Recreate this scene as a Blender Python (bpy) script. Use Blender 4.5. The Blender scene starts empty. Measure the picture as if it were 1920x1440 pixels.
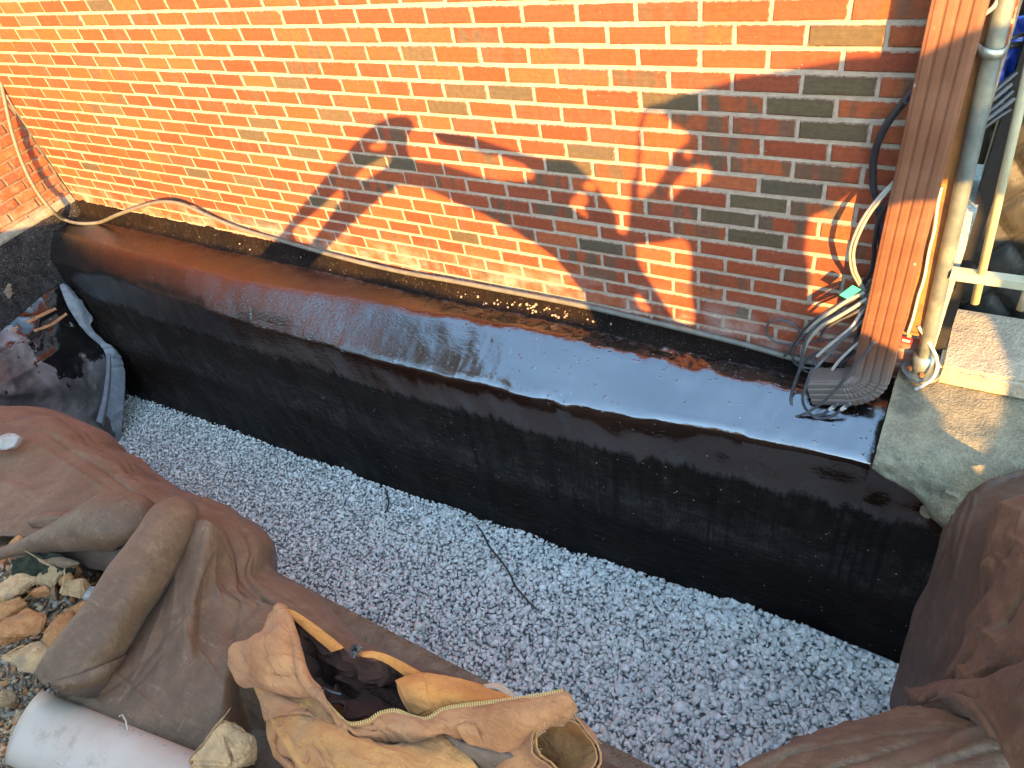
import bpy, bmesh, math, random
import numpy as np
from mathutils import Vector, Matrix, noise
random.seed(7); rng = np.random.default_rng(7)
SC = bpy.context.scene
COL = SC.collection

# ---------------------------------------------------------------- camera
CAM = np.array((1.8630, -2.1621, 1.8852))
R_ = np.array((0.85240566, 0.49328783, -0.17341198))
U_ = np.array((-0.23394925, 0.65640054, 0.71722108))
F_ = np.array((-0.46762415, 0.5707937, -0.67492385))
FPX = 1315.363
cam_d = bpy.data.cameras.new('camera'); cam = bpy.data.objects.new('camera', cam_d); COL.objects.link(cam)
m = Matrix.Identity(4)
for i in range(3):
    m[i][0], m[i][1], m[i][2], m[i][3] = R_[i], U_[i], -F_[i], CAM[i]
cam.matrix_world = m
cam_d.sensor_width = 36; cam_d.lens = FPX / 1920 * 36; cam_d.clip_start = .02; cam_d.clip_end = 500
SC.camera = cam

# ---------------------------------------------------------------- light
SUN = Vector((.65, -1.0, .36))                       # towards the sun
world = bpy.data.worlds.new('World'); SC.world = world; world.use_nodes = True
wn = world.node_tree; wn.nodes.clear()
sky = wn.nodes.new('ShaderNodeTexSky'); sky.sky_type = 'NISHITA'; sky.sun_disc = False
sky.sun_elevation = math.atan2(SUN.z, math.hypot(SUN.x, SUN.y)); sky.sun_rotation = math.atan2(SUN.x, SUN.y)
sky.air_density = 1.6; sky.dust_density = .5; sky.ozone_density = 2.5
bgn = wn.nodes.new('ShaderNodeBackground'); bgn.inputs[1].default_value = .15
wo = wn.nodes.new('ShaderNodeOutputWorld')
wn.links.new(sky.outputs[0], bgn.inputs[0]); wn.links.new(bgn.outputs[0], wo.inputs[0])
sd = bpy.data.lights.new('sun', 'SUN'); sd.energy = 2.45; sd.angle = math.radians(.35); sd.color = (1.0, .54, .15)
so = bpy.data.objects.new('sun', sd); COL.objects.link(so)
so.rotation_euler = SUN.to_track_quat('Z', 'Y').to_euler()
SC.view_settings.view_transform = 'Standard'; SC.view_settings.look = 'None'
SC.view_settings.gamma = 1; SC.view_settings.use_curve_mapping = False
SC.view_settings.exposure = 3.65

# ---------------------------------------------------------------- helpers
def ray(x, y): return F_ + (x-960)/FPX*R_ - (y-720)/FPX*U_
def at(x, y, z=None, Y=None, X=None):
    """a point of the place seen at photograph pixel x, y, lying at height z / depth Y / X"""
    d = ray(x, y)
    ax, v = (2, z) if z is not None else ((1, Y) if Y is not None else (0, X))
    return CAM + (v-CAM[ax])/d[ax]*d
def thing(name, label, cat, loc=(0, 0, 0), group=None):
    o = bpy.data.objects.new(name, None); COL.objects.link(o); o.location = loc; o.empty_display_size = .1
    return tag(o, label, cat, group)
def tag(o, label=None, cat=None, group=None, kind=None):
    if label: o['label'] = label
    if cat: o['category'] = cat
    if group: o['group'] = group
    if kind: o['kind'] = kind
    return o
def link(name, me, mat=None, parent=None, smooth=False):
    if mat is not None and not me.materials: me.materials.append(mat)
    o = bpy.data.objects.new(name, me); COL.objects.link(o)
    if parent is not None:
        o.parent = parent
        o.matrix_parent_inverse = Matrix.Translation(-Vector(parent.location))
    if smooth: me.polygons.foreach_set('use_smooth', [True]*len(me.polygons))
    return o
def mesh(name, verts, faces):
    me = bpy.data.meshes.new(name)
    me.from_pydata([tuple(map(float, v)) for v in verts], [], faces); me.update()
    return me
class MB:
    def __init__(s): s.v = []; s.f = []
    def box(s, c, size, rot=None):
        b = len(s.v)
        for dz in (-.5, .5):
            for dx, dy in ((-.5, -.5), (.5, -.5), (.5, .5), (-.5, .5)):
                p = Vector((dx*size[0], dy*size[1], dz*size[2]))
                if rot is not None: p = rot @ p
                s.v.append(Vector(c)+p)
        for f in ((3, 2, 1, 0), (4, 5, 6, 7), (0, 1, 5, 4), (1, 2, 6, 5), (2, 3, 7, 6), (3, 0, 4, 7)):
            s.f.append([b+i for i in f])
        return s
    def tube(s, pts, r, n=8, cap=True, sq=None):
        pts = [Vector(p) for p in pts]; k = len(pts)
        rr = r if hasattr(r, '__len__') else [r]*k
        b = len(s.v); up = None
        for i, p in enumerate(pts):
            t = (pts[min(i+1, k-1)]-pts[max(i-1, 0)]).normalized()
            if up is None:
                up = Vector((0, 0, 1)) if abs(t.z) < .9 else Vector((0, 1, 0))
            u = (up-t*up.dot(t)).normalized(); w = t.cross(u); up = u
            for j in range(n):
                a = 2*math.pi*j/n
                s.v.append(p+(u*math.cos(a)+w*math.sin(a))*rr[i])
        for i in range(k-1):
            for j in range(n):
                a, c = b+i*n+j, b+i*n+(j+1) % n
                s.f.append([a, c, c+n, a+n])
        if cap:
            s.f.append([b+j for j in range(n)][::-1]); s.f.append([b+(k-1)*n+j for j in range(n)])
        return s
    def build(s, name, mat=None, parent=None, smooth=False):
        me = mesh(name, s.v, s.f)
        bm = bmesh.new(); bm.from_mesh(me); bmesh.ops.recalc_face_normals(bm, faces=bm.faces); bm.to_mesh(me); bm.free()
        return link(name, me, mat, parent, smooth)
def crom(P, n):
    P = np.asarray(P, float)
    if len(P) == 1: return np.repeat(P, n, 0)
    L = np.linalg.norm(np.diff(P, axis=0), axis=1); s = np.concatenate([[0], np.cumsum(np.sqrt(L+1e-9))]); s /= s[-1]
    T = np.linspace(0, 1, n); out = np.empty((n, P.shape[1]))
    for i, t in enumerate(T):
        k = min(np.searchsorted(s, t, 'right')-1, len(P)-2); k = max(k, 0)
        u = (t-s[k])/(s[k+1]-s[k])
        p1, p2 = P[k], P[k+1]
        h = s[k+1]-s[k]
        m1 = (P[k+1]-P[k-1])/(s[k+1]-s[k-1])*h if k > 0 else p2-p1
        m2 = (P[k+2]-P[k])/(s[k+2]-s[k])*h if k+2 < len(P) else p2-p1
        u2, u3 = u*u, u*u*u
        out[i] = (2*u3-3*u2+1)*p1+(u3-2*u2+u)*m1+(-2*u3+3*u2)*p2+(u3-u2)*m2
    return out
def fbm(p, sc, oct=3):
    return noise.fractal(Vector(p)*sc, 1.0, 2.0, oct)
def wp(p, mode='z'):
    """control point (px, py, value)"""
    return at(p[0], p[1], **{mode: p[2]})
def sheet(name, rows, mat, parent=None, nu=60, nv=60, amp=.006, sc=6, amp2=.0, sc2=20, mode='z', thick=.004, ridge=0, seed=0., stretch=(1, 1, 1), world_rows=False, cr=None):
    """cloth-like surface through rows of control points"""
    W = []
    for r in rows:
        W.append(crom([p if world_rows else wp(p, mode) for p in r], nu))
    W = np.array(W)                                   # rows x nu x 3
    G = np.stack([crom(W[:, j], nv) for j in range(nu)], 1)
    du = np.gradient(G, axis=1); dv = np.gradient(G, axis=0)
    Nn = np.cross(du, dv); Nn /= np.linalg.norm(Nn, axis=2, keepdims=True)+1e-9
    if np.mean(np.sum(Nn*(CAM-G), 2)) < 0: Nn = -Nn
    H = np.zeros(G.shape[:2])
    for i in range(nv):
        for j in range(nu):
            p = Vector(G[i, j])+Vector((seed, seed*.7, 0)); q = Vector((p.x*stretch[0], p.y*stretch[1], p.z*stretch[2]))
            h = amp*fbm(q, sc, 3)
            if amp2: h += amp2*(1-2*abs(fbm(q+Vector((3, 1, 7)), sc2, 2)))
            H[i, j] = h
    if cr:
        # sharp fold lines: short random ridges in the sheet's own plane
        n, ca, w, a0, a1, sd_ = cr; rr = random.Random(sd_)
        Lu = np.linalg.norm(np.diff(G[nv//2], axis=0), axis=1).sum(); Lv = np.linalg.norm(np.diff(G[:, nu//2], axis=0), axis=1).sum()
        uu, vv = np.meshgrid(np.linspace(0, Lu, nu), np.linspace(0, Lv, nv))
        for k in range(n):
            cu, cv, an = rr.uniform(0, Lu), rr.uniform(0, Lv), rr.uniform(a0, a1); ln = rr.uniform(.12, .42)*max(Lu, Lv)*.6
            al = (uu-cu)*math.cos(an)+(vv-cv)*math.sin(an); ac = -(uu-cu)*math.sin(an)+(vv-cv)*math.cos(an)+.08*rr.uniform(-1, 1)*al*al/ln
            ww = w*rr.uniform(.5, 1.5)*(1+np.maximum(0, al/ln))
            side = np.where(ac > 0, np.exp(-ac/ww), np.exp(ac/(ww*.35)))
            H += ca*rr.uniform(.4, 1.2)*rr.choice((1, 1, -1))*side*np.exp(-(al/ln)**4)
    G = G+Nn*H[..., None]
    idx = np.arange(nu*nv).reshape(nv, nu)
    faces = [[int(idx[i, j]), int(idx[i, j+1]), int(idx[i+1, j+1]), int(idx[i+1, j])] for i in range(nv-1) for j in range(nu-1)]
    V = G.reshape(-1, 3)
    me = mesh(name, V, faces)
    o = link(name, me, mat, parent, True)
    if thick:
        md = o.modifiers.new('thickness', 'SOLIDIFY'); md.thickness = thick; md.offset = 0
    return o
def scr(pts, y=None, z=None, X=None, n=None):
    W = []
    for p in pts:
        if len(p) == 3: W.append(at(p[0], p[1], Y=p[2]))
        elif z is not None: W.append(at(p[0], p[1], z=z))
        elif X is not None: W.append(at(p[0], p[1], X=X))
        else: W.append(at(p[0], p[1], Y=y))
    return crom(W, n or max(12, 8*len(W)))

# ---------------------------------------------------------------- materials
class M:
    def __init__(s, name, rough=.6, spec=.5, ior=None):
        s.m = bpy.data.materials.new(name); s.m.use_nodes = True
        s.t = s.m.node_tree; s.b = s.t.nodes['Principled BSDF']
        s.b.inputs['Roughness'].default_value = rough; s.b.inputs['Specular IOR Level'].default_value = spec
        if ior: s.b.inputs['IOR'].default_value = ior
    def n(s, typ, **kw):
        nd = s.t.nodes.new('ShaderNode'+typ)
        for k, v in kw.items():
            if k.startswith('_'): setattr(nd, k[1:], v)
            else:
                kk = int(k[1:]) if k[0] == 'i' and k[1:].isdigit() else k
                inp = nd.inputs[kk]
                if isinstance(v, bpy.types.NodeSocket): s.t.links.new(v, inp)
                else: inp.default_value = v
        return nd
    def l(s, a, b): s.t.links.new(a, b)
    def pos(s): return s.n('NewGeometry').outputs['Position']
    def obj(s): return s.n('TexCoord').outputs['Object']
    def map(s, vec, scale=(1, 1, 1), rot=(0, 0, 0), loc=(0, 0, 0)):
        nd = s.n('Mapping'); s.l(vec, nd.inputs[0])
        nd.inputs['Scale'].default_value = scale; nd.inputs['Rotation'].default_value = rot; nd.inputs['Location'].default_value = loc
        return nd.outputs[0]
    def noise(s, vec, scale, detail=4, rough=.55, dist=0):
        return s.n('TexNoise', Vector=vec, Scale=scale, Detail=detail, Roughness=rough, Distortion=dist).outputs[0]
    def vor(s, vec, scale, feature='F1', out='Distance'):
        return s.n('TexVoronoi', _feature=feature, Vector=vec, Scale=scale).outputs[out]
    def ramp(s, fac, stops):
        nd = s.n('ValToRGB'); s.l(fac, nd.inputs[0]); e = nd.color_ramp.elements
        while len(e) < len(stops): e.new(.5)
        for el, (p, c) in zip(e, stops):
            el.position = p; el.color = (c, c, c, 1) if not hasattr(c, '__len__') else (*c[:3], 1)
        return nd.outputs[0]
    def math(s, op, a, b=None, clamp=False):
        nd = s.n('Math', _operation=op, _use_clamp=clamp)
        for i, v in enumerate((a, b)):
            if v is None: continue
            if isinstance(v, bpy.types.NodeSocket): s.l(v, nd.inputs[i])
            else: nd.inputs[i].default_value = v
        return nd.outputs[0]
    def mr(s, v, a, b, c=0., d=1., smooth=True):
        nd = s.n('MapRange', _interpolation_type='SMOOTHSTEP' if smooth else 'LINEAR')
        s.l(v, nd.inputs[0])
        for i, x in enumerate((a, b, c, d)): nd.inputs[1+i].default_value = x
        return nd.outputs[0]
    def mix(s, fac, a, b, mode='MIX'):
        nd = s.n('Mix', _data_type='RGBA', _blend_type=mode)
        for i, v in ((0, fac), (6, a), (7, b)):
            if isinstance(v, bpy.types.NodeSocket): s.l(v, nd.inputs[i])
            elif i == 0: nd.inputs[0].default_value = v
            else: nd.inputs[i].default_value = (*v[:3], 1)
        return nd.outputs[2]
    def xyz(s, v): 
        nd = s.n('SeparateXYZ'); s.l(v, nd.inputs[0]); return nd.outputs
    def col(s, c):
        if isinstance(c, bpy.types.NodeSocket): s.l(c, s.b.inputs['Base Color'])
        else: s.b.inputs['Base Color'].default_value = (*c, 1)
        return s
    def rough(s, c): s.l(c, s.b.inputs['Roughness']); return s
    def bump(s, h, strength=.3, dist=.01, prev=None):
        nd = s.n('Bump', Strength=strength, Distance=dist, Height=h)
        if prev is not None: s.l(prev, nd.inputs['Normal'])
        s.l(nd.outputs[0], s.b.inputs['Normal']); return nd.outputs[0]

def brick_mat(name, src, weather=0.):
    q = M(name, .85, .25)
    if src == 'obj':
        oi = q.n('ObjectInfo'); tint, flash = oi.outputs['Color'], oi.outputs['Alpha']
    else:
        a = q.n('Attribute', _attribute_name='tint'); tint, flash = a.outputs['Color'], a.outputs['Alpha']
    p = q.pos(); z = q.xyz(p)[2]
    streak = q.noise(q.map(p, (11, 11, 2.2)), 1.6, 2, .4)
    fm = q.math('MULTIPLY', q.mr(streak, .46, .58), flash)
    c = q.mix(fm, tint, (.082, .052, .030))
    g = q.noise(p, 55, 5, .7)
    c = q.mix(.75, c, q.ramp(g, [(.25, .62), (.75, 1.3)]), 'MULTIPLY')
    band = q.noise(q.map(p, (1.5, 1.5, 90)), 1.2, 3, .6)
    c = q.mix(.35, c, q.ramp(band, [(.3, .75), (.7, 1.2)]), 'MULTIPLY')
    if src == 'obj':
        gx, gy, gz_ = q.xyz(q.n('TexCoord').outputs['Generated'])
        ex = q.math('MULTIPLY', q.math('MINIMUM', gx, q.math('SUBTRACT', 1.0, gx)), .193)
        ez = q.math('MULTIPLY', q.math('MINIMUM', gz_, q.math('SUBTRACT', 1.0, gz_)), .0565)
        ed = q.math('MINIMUM', ex, ez)
        ed = q.math('ADD', ed, q.math('MULTIPLY', q.math('SUBTRACT', q.noise(p, 60, 5, .75), .62), .022))
        c = q.mix(q.math('MULTIPLY', q.mr(ed, -.0012, .0012, 1, 0), .85), c, (.27, .215, .15) if not weather else (.15, .11, .075))
        c = q.mix(q.math('MULTIPLY', q.mr(ed, .001, .009, 1, 0), .3), c, tuple(x*.45 for x in (.2, .07, .04)))
    # lime bloom climbing from the base, and specks of mortar
    bl = q.noise(p, 7, 5, .65)
    e = q.math('MULTIPLY', q.mr(z, .02, .20+weather, 1, 0), q.mr(bl, .38, .72))
    c = q.mix(q.math('MULTIPLY', e, .55), c, (.34, .29, .25))
    if weather:
        w = q.noise(p, 18, 6, .75)
        c = q.mix(q.math('MULTIPLY', q.mr(w, .48, .72), .7), c, (.25, .175, .125))
    sp = q.math('MULTIPLY', q.mr(q.vor(p, 28), .0, .075, 1, 0), q.mr(q.noise(p, 9, 2), .45, .6))
    c = q.mix(sp, c, (.42, .37, .32))
    q.col(c)
    n1 = q.bump(q.noise(p, 140, 4, .7), .35, .004)
    q.bump(q.noise(q.map(p, (1, 1, 4)), 22, 3), .3, .006, n1)
    return q.m
def simple(name, c1, c2, scale=30, rough=.7, spec=.4, bump=.2, bs=None, bd=.004, metal=0, c3=None):
    q = M(name, rough, spec); p = q.pos()
    c = q.ramp(q.noise(p, scale, 6, .65), [(.3, c1), (.7, c2)])
    if c3: c = q.mix(q.mr(q.noise(p, scale*.23, 4, .6), .5, .7), c, c3)
    q.col(c); q.b.inputs['Metallic'].default_value = metal
    if bump: q.bump(q.noise(p, bs or scale*3, 5, .65), bump, bd)
    return q.m

MB_OBJ = brick_mat('brick_fired_clay', 'obj')
MB_ATT = brick_mat('brick_fired_clay_far', 'attr')
MBW_OBJ = brick_mat('weathered_brick', 'obj', .12)
MORTAR = simple('lime_mortar', (.235, .185, .140), (.355, .285, .215), 45, .95, .1, .5, 160, .006)
MORTAR_D = simple('dirty_mortar', (.10, .072, .05), (.20, .155, .11), 40, .95, .1, .5, 160, .006)

def tar_mat():
    q = M('wet_tar', .15, .5, 1.9); p = q.pos(); X, Y, Z = q.xyz(p)
    # lower, drier coat with dust on the upright face
    edge = q.noise(q.map(p, (9, 1, 1.2)), 2.5, 4, .6)
    zz = q.math('ADD', Z, q.math('MULTIPLY', q.math('SUBTRACT', edge, .5), .16))
    dry = q.mr(zz, -.50, -.44, 1, 0)
    low = q.mr(zz, -.98, -.84, 1, 0)
    # a straighter lap of the fresh coat, with runs
    runs = q.mr(q.noise(q.map(p, (60, 1, .8)), 1.0, 2, .5), .56, .64)
    dust = q.mr(q.noise(q.map(p, (3, 3, 5)), 2.2, 7, .72), .42, .78)
    fine = q.noise(q.map(p, (70, 70, 9)), 2.0, 5, .7)
    c = q.mix(q.mr(q.noise(p, 3, 5), .35, .7), (.005, .0035, .003), (.012, .007, .0045))
    streak = q.mr(q.noise(q.map(p, (14, 2, 1.1)), 2.0, 5, .7), .42, .70)
    bandz = q.math('MULTIPLY', q.mr(zz, -1.02, -.86), q.mr(zz, -.80, -.62, 1, .25))
    dusty = q.math('MULTIPLY', q.math('ADD', q.math('MULTIPLY', bandz, .9), q.math('MULTIPLY', streak, .55)), q.math('ADD', q.math('MULTIPLY', dust, .8), .2))
    cd = q.mix(q.math('MULTIPLY', dusty, q.mr(fine, .25, .75), True), (.0075, .0050, .0035), (.090, .078, .066))
    cd = q.mix(q.math('MULTIPLY', runs, .8), cd, (.006, .005, .005))
    f = q.math('MULTIPLY', dry, q.math('SUBTRACT', 1.0, q.math('MULTIPLY', low, .8)))
    c = q.mix(f, c, cd)
    # chips of stone dust stuck to the face
    spk = q.math('MULTIPLY', q.mr(q.vor(p, 30), .05, .13, 1, 0), q.mr(q.noise(p, 14, 3, .7), .50, .60))
    c = q.mix(q.math('MULTIPLY', spk, q.mr(Z, -.3, -.6, .35, 1)), c, (.42, .38, .33))
    c = q.mix(q.math('MULTIPLY', q.mr(Z, -.13, -.10), q.mr(q.noise(p, 130, 3, .7), .64, .68)), c, (.16, .14, .12))
    q.col(c)
    left = q.mr(X, -1.0, .1, 1, 0)
    r = q.math('ADD', q.math('MULTIPLY', left, .05), q.mr(q.noise(p, 5, 4), .3, .7, .02, .07))
    rr = q.mix(dry, r, (.42, .42, .42))
    cove = q.math('MULTIPLY', q.mr(q.math('ADD', Y, q.math('MULTIPLY', q.math('SUBTRACT', q.noise(p, 14, 4, .6), .5), .035)), -.070, -.055), q.mr(Z, -.3, -.2))
    rr = q.mix(cove, rr, (.55, .55, .55))
    q.rough(rr)
    q.l(q.math('MULTIPLY', q.mr(dry, 0, 1, .66, .035), q.mr(cove, 0, 1, 1, .06)), q.b.inputs['Specular IOR Level'])
    b1 = q.bump(q.noise(q.map(p, (9, 16, 9), (0, 0, .35)), 1.0, 3, .5), .14, .012)
    b1 = q.bump(q.noise(q.map(p, (5, 8, 16), (0, .35, 0)), 2.0, 5, .65), q.math('MULTIPLY', dry, .5), .02, b1)
    b2 = q.bump(q.noise(q.map(p, (45, 120, 60), (0, 0, .5)), 1.0, 4, .6), q.math('ADD', q.math('MULTIPLY', left, .42), .07), .009, b1)
    b3 = q.bump(q.mr(q.noise(p, 48, 2, .5), .66, .74), .35, .004, b2)
    q.bump(q.noise(q.map(p, (1, 1, .6)), 75, 6, .8), q.math('MULTIPLY', cove, .9), .012, b3)
    return q.m
TAR = tar_mat()

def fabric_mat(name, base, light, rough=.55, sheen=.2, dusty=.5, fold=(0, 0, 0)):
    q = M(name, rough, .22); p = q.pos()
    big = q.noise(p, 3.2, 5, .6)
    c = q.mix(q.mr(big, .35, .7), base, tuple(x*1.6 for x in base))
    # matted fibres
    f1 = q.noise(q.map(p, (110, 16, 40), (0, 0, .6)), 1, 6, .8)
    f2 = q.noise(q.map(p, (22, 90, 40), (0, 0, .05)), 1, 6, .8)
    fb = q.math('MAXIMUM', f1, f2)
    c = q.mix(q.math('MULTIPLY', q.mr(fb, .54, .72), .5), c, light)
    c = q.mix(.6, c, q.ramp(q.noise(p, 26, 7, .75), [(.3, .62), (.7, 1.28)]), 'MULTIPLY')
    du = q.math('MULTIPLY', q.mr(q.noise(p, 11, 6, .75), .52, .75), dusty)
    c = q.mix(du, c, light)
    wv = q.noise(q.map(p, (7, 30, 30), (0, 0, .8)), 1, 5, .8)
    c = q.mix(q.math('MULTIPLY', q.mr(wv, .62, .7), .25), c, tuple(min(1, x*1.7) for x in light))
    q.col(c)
    q.rough(q.mr(big, .3, .7, rough-.08, rough+.12))
    q.b.inputs['Sheen Weight'].default_value = sheen; q.b.inputs['Sheen Roughness'].default_value = .5
    b1 = q.bump(fb, .35, .004)
    b2 = q.bump(q.noise(p, 17, 4, .6), .25, .012, b1)
    cr = q.noise(q.map(p, (4, 15, 9), (0, 0, .7)), 1, 4, .6, .8)
    q.bump(q.math('ABSOLUTE', q.math('SUBTRACT', cr, .5)), .35, .03, b2)
    return q.m
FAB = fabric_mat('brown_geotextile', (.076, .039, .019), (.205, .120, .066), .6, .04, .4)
FAB_D = fabric_mat('brown_geotextile_shaded', (.056, .034, .021), (.135, .092, .066), .55, .03, .3)  # darker copy of the fabric, shade put into the colour for drape and underside

def splashed_fabric():
    q = M('tar_splashed_fabric', .4, .5); p = q.pos()
    c = q.mix(q.mr(q.noise(p, 4, 6, .7), .35, .7), (.035, .029, .027), (.12, .105, .10))
    X, Y, Z = q.xyz(p)
    band = q.math('MULTIPLY', q.mr(Z, -.98, -.80), q.mr(Y, -.98, -.82))
    sm = q.noise(q.map(p, (7, 7, 3.5)), 1.7, 5, .7)
    sp = q.mr(q.math('ADD', sm, q.math('MULTIPLY', band, .24)), .60, .63)
    c = q.mix(sp, c, (.006, .005, .005))
    q.col(c); q.rough(q.mr(sp, 0, 1, .45, .16)); q.bump(q.noise(p, 14, 4), .3, .015)
    return q.m
FAB_T = splashed_fabric()

def canvas_mat(name, a, b, stain, rough=.85):
    q = M(name, rough, .2); p = q.pos()
    c = q.mix(q.mr(q.noise(p, 9, 5, .6), .3, .7), a, b)
    c = q.mix(q.math('MULTIPLY', q.mr(q.noise(p, 5, 4, .6), .5, .72), .6), c, stain)
    w = q.math('MULTIPLY', q.noise(q.map(p, (900, 90, 300), (0, 0, .3)), 1, 2), q.noise(q.map(p, (90, 900, 300), (0, 0, .3)), 1, 2))
    c = q.mix(.5, c, q.ramp(w, [(.12, .75), (.4, 1.2)]), 'MULTIPLY')
    q.col(c); q.b.inputs['Sheen Weight'].default_value = .05
    b1 = q.bump(w, .3, .0015); b2 = q.bump(q.noise(p, 38, 5, .65), .45, .010, b1)
    cr = q.noise(q.map(p, (14, 40, 20), (0, 0, .4)), 1, 3, .6, 1.2)
    q.bump(q.mr(cr, .35, .65), .4, .010, b2)
    return q.m
DUCK = canvas_mat('tan_duck_canvas', (.228, .085, .029), (.315, .136, .053), (.19, .105, .052))
DUCK_S = canvas_mat('worn_tan_canvas', (.28, .110, .030), (.36, .160, .048), (.23, .13, .058))
DUCK_O = canvas_mat('orange_duck_canvas', (.34, .115, .022), (.43, .165, .036), (.27, .125, .042))
LINING = canvas_mat('dark_lining', (.022, .0085, .0048), (.040, .016, .009), (.012, .006, .004), .95)
LINING.node_tree.nodes['Principled BSDF'].inputs['Sheen Weight'].default_value = 0
KNIT = canvas_mat('ribbed_knit', (.10, .060, .036), (.14, .088, .055), (.085, .055, .034), .95)
BRASS = simple('brass_teeth', (.34, .20, .05), (.46, .29, .09), 200, .4, .5, .1, metal=.35)

def metal_brown():
    q = M('painted_brown_metal', .38, .5); p = q.pos()
    c = q.mix(q.mr(q.noise(p, 9, 5, .6), .35, .7), (.118, .048, .025), (.150, .066, .036))
    c = q.mix(q.math('MULTIPLY', q.mr(q.noise(p, 34, 6, .75), .5, .75), .35), c, (.19, .115, .085))
    sp = q.math('MULTIPLY', q.mr(q.vor(q.map(p, (1, 1, .5)), 30), .04, .12, 1, 0), q.mr(q.noise(p, 12, 3, .7), .54, .62))
    c = q.mix(sp, c, (.42, .37, .32))
    low_dust_shade = q.math('MULTIPLY', q.mr(q.xyz(p)[2], .02, .22, 1, 0), q.mr(q.noise(p, 20, 6, .7), .2, .5))  # grey towards the foot: dust, plus the shade there put into the colour
    c = q.mix(q.math('MULTIPLY', low_dust_shade, .85), c, (.13, .112, .095))
    q.col(c); q.bump(q.noise(p, 60, 4), .12, .003)
    return q.m
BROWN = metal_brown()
RUST = simple('rusty_brown_steel', (.22, .085, .022), (.30, .13, .038), 26, .7, .4, .35, 120, .003, c3=(.14, .05, .025))
GALV = simple('galvanised_steel', (.14, .165, .155), (.24, .265, .24), 24, .42, .5, .12, 90, .002, metal=.55, c3=(.40, .38, .27))
RAIL = simple('cream_painted_steel', (.33, .31, .20), (.42, .39, .26), 20, .5, .4, .15, 80, .002, c3=(.36, .33, .22))
def concrete(name, a, b, dk, seed=0):
    q = M(name, .92, .2); p = q.map(q.pos(), loc=(seed, seed, 0))
    c = q.ramp(q.noise(p, 12, 7, .7), [(.3, a), (.7, b)])
    g = q.vor(p, 150, out='Color'); gv = q.xyz(g)[0]
    c = q.mix(.45, c, q.ramp(gv, [(.0, .6), (.5, 1.0), (1, 1.3)]), 'MULTIPLY')
    c = q.mix(q.math('MULTIPLY', q.mr(q.noise(p, 3.6, 6, .65), .5, .66), .75), c, dk)
    q.col(c); b1 = q.bump(q.vor(p, 150), .5, .004); q.bump(q.noise(p, 22, 5, .6), .45, .012, b1)
    return q.m
CONC = concrete('mossy_concrete', (.120, .106, .070), (.205, .175, .110), (.060, .055, .042))
CONC_S = concrete('step_concrete', (.27, .225, .155), (.35, .30, .21), (.23, .195, .15), 5)
STUCCO = concrete('pale_parging', (.26, .29, .26), (.36, .39, .35), (.22, .25, .22), 9)
RUBBER = simple('black_cable_jacket', (.012, .012, .014), (.028, .028, .03), 30, .42, .5, .1)
GREYC = simple('grey_cable_jacket', (.20, .19, .15), (.30, .29, .23), 30, .5, .4, .1)
DGREY = simple('dusty_black_jacket', (.035, .035, .037), (.075, .075, .075), 30, .5, .4, .1)
WHITEC = simple('white_cable_jacket', (.40, .37, .32), (.52, .49, .43), 30, .5, .4, .1)
HOSE = simple('weathered_grey_hose', (.075, .072, .058), (.125, .118, .095), 18, .6, .35, .15)
def pvc():
    q = M('white_plastic_pipe', .5, .3); p = q.pos()
    c = q.mix(q.mr(q.noise(p, 5, 5, .6), .35, .7), (.31, .238, .18), (.255, .185, .13))
    c = q.mix(q.math('MULTIPLY', q.mr(q.noise(p, 16, 7, .75), .54, .72), .6), c, (.15, .095, .055))
    c = q.mix(q.math('MULTIPLY', q.mr(q.noise(q.map(p, (9, 60, 60), (0, 0, -.4)), 1, 5, .8), .63, .68), .5), c, (.12, .10, .085))
    q.col(c); q.bump(q.noise(p, 60, 4), .12, .002); return q.m
PVC = pvc()
# ================================================================ brick walls
BX, BZ = .203, .0677
BL, BH = .1925, .0565
RED = [(.250, .056, .020), (.222, .049, .019), (.268, .066, .022), (.235, .055, .022), (.278, .074, .027), (.208, .049, .021)]
DARKC = [(.094, .068, .036), (.105, .073, .040), (.082, .062, .038)]
def brick_shape(s):
    r = random.Random(s)
    j = lambda a: r.uniform(-a, a)
    V = []
    for (y, ins) in ((0, .0045), (.0045, 0), (.03, 0)):
        for k, (sx, sz) in enumerate(((-1, -1), (1, -1), (1, 1), (-1, 1))):
            V.append((sx*(BL/2-ins)+j(.0018), y+(j(.0012) if y < .01 else 0), sz*(BH/2-ins)+j(.0016)))
    F = [[0, 1, 2, 3]]
    for a in (0, 4):
        for k in range(4):
            F.append([a+k, a+4+k, a+4+(k+1) % 4, a+(k+1) % 4])
    F.append([11, 10, 9, 8])
    return V, F
SHAPES = [brick_shape(i) for i in range(14)]
def shape_mesh(i, mat):
    V, F = SHAPES[i]; me = mesh('brick', V, F)
    bm = bmesh.new(); bm.from_mesh(me); bmesh.ops.recalc_face_normals(bm, faces=bm.faces); bm.to_mesh(me); bm.free()
    me.materials.append(mat); return me
def row_bricks(r, x0, x1):
    """bricks (centre x, length) of course r; two courses of three-quarter closers meet near x=-.2"""
    odd = r % 2
    out = []
    s = 0.0 if odd else .1015
    J = [s+k*BX for k in range(0, 14)]
    J = ([-.005-.0, ] if False else []) + J
    if odd: left = [-.150, -.311]
    else: left = [-.060, -.235, -.430]
    edges = sorted(J+left)
    e = edges[0]
    while e > x0-.3:
        e -= .2075; edges.insert(0, e)
    for a, b in zip(edges, edges[1:]):
        if b <= x0+.02 or a >= x1-.02: continue
        a2, b2 = max(a, x0), min(b, x1)
        if b2-a2 < .04: continue
        out.append(((a2+b2)/2, b2-a2-.0105))
    return out
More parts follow.
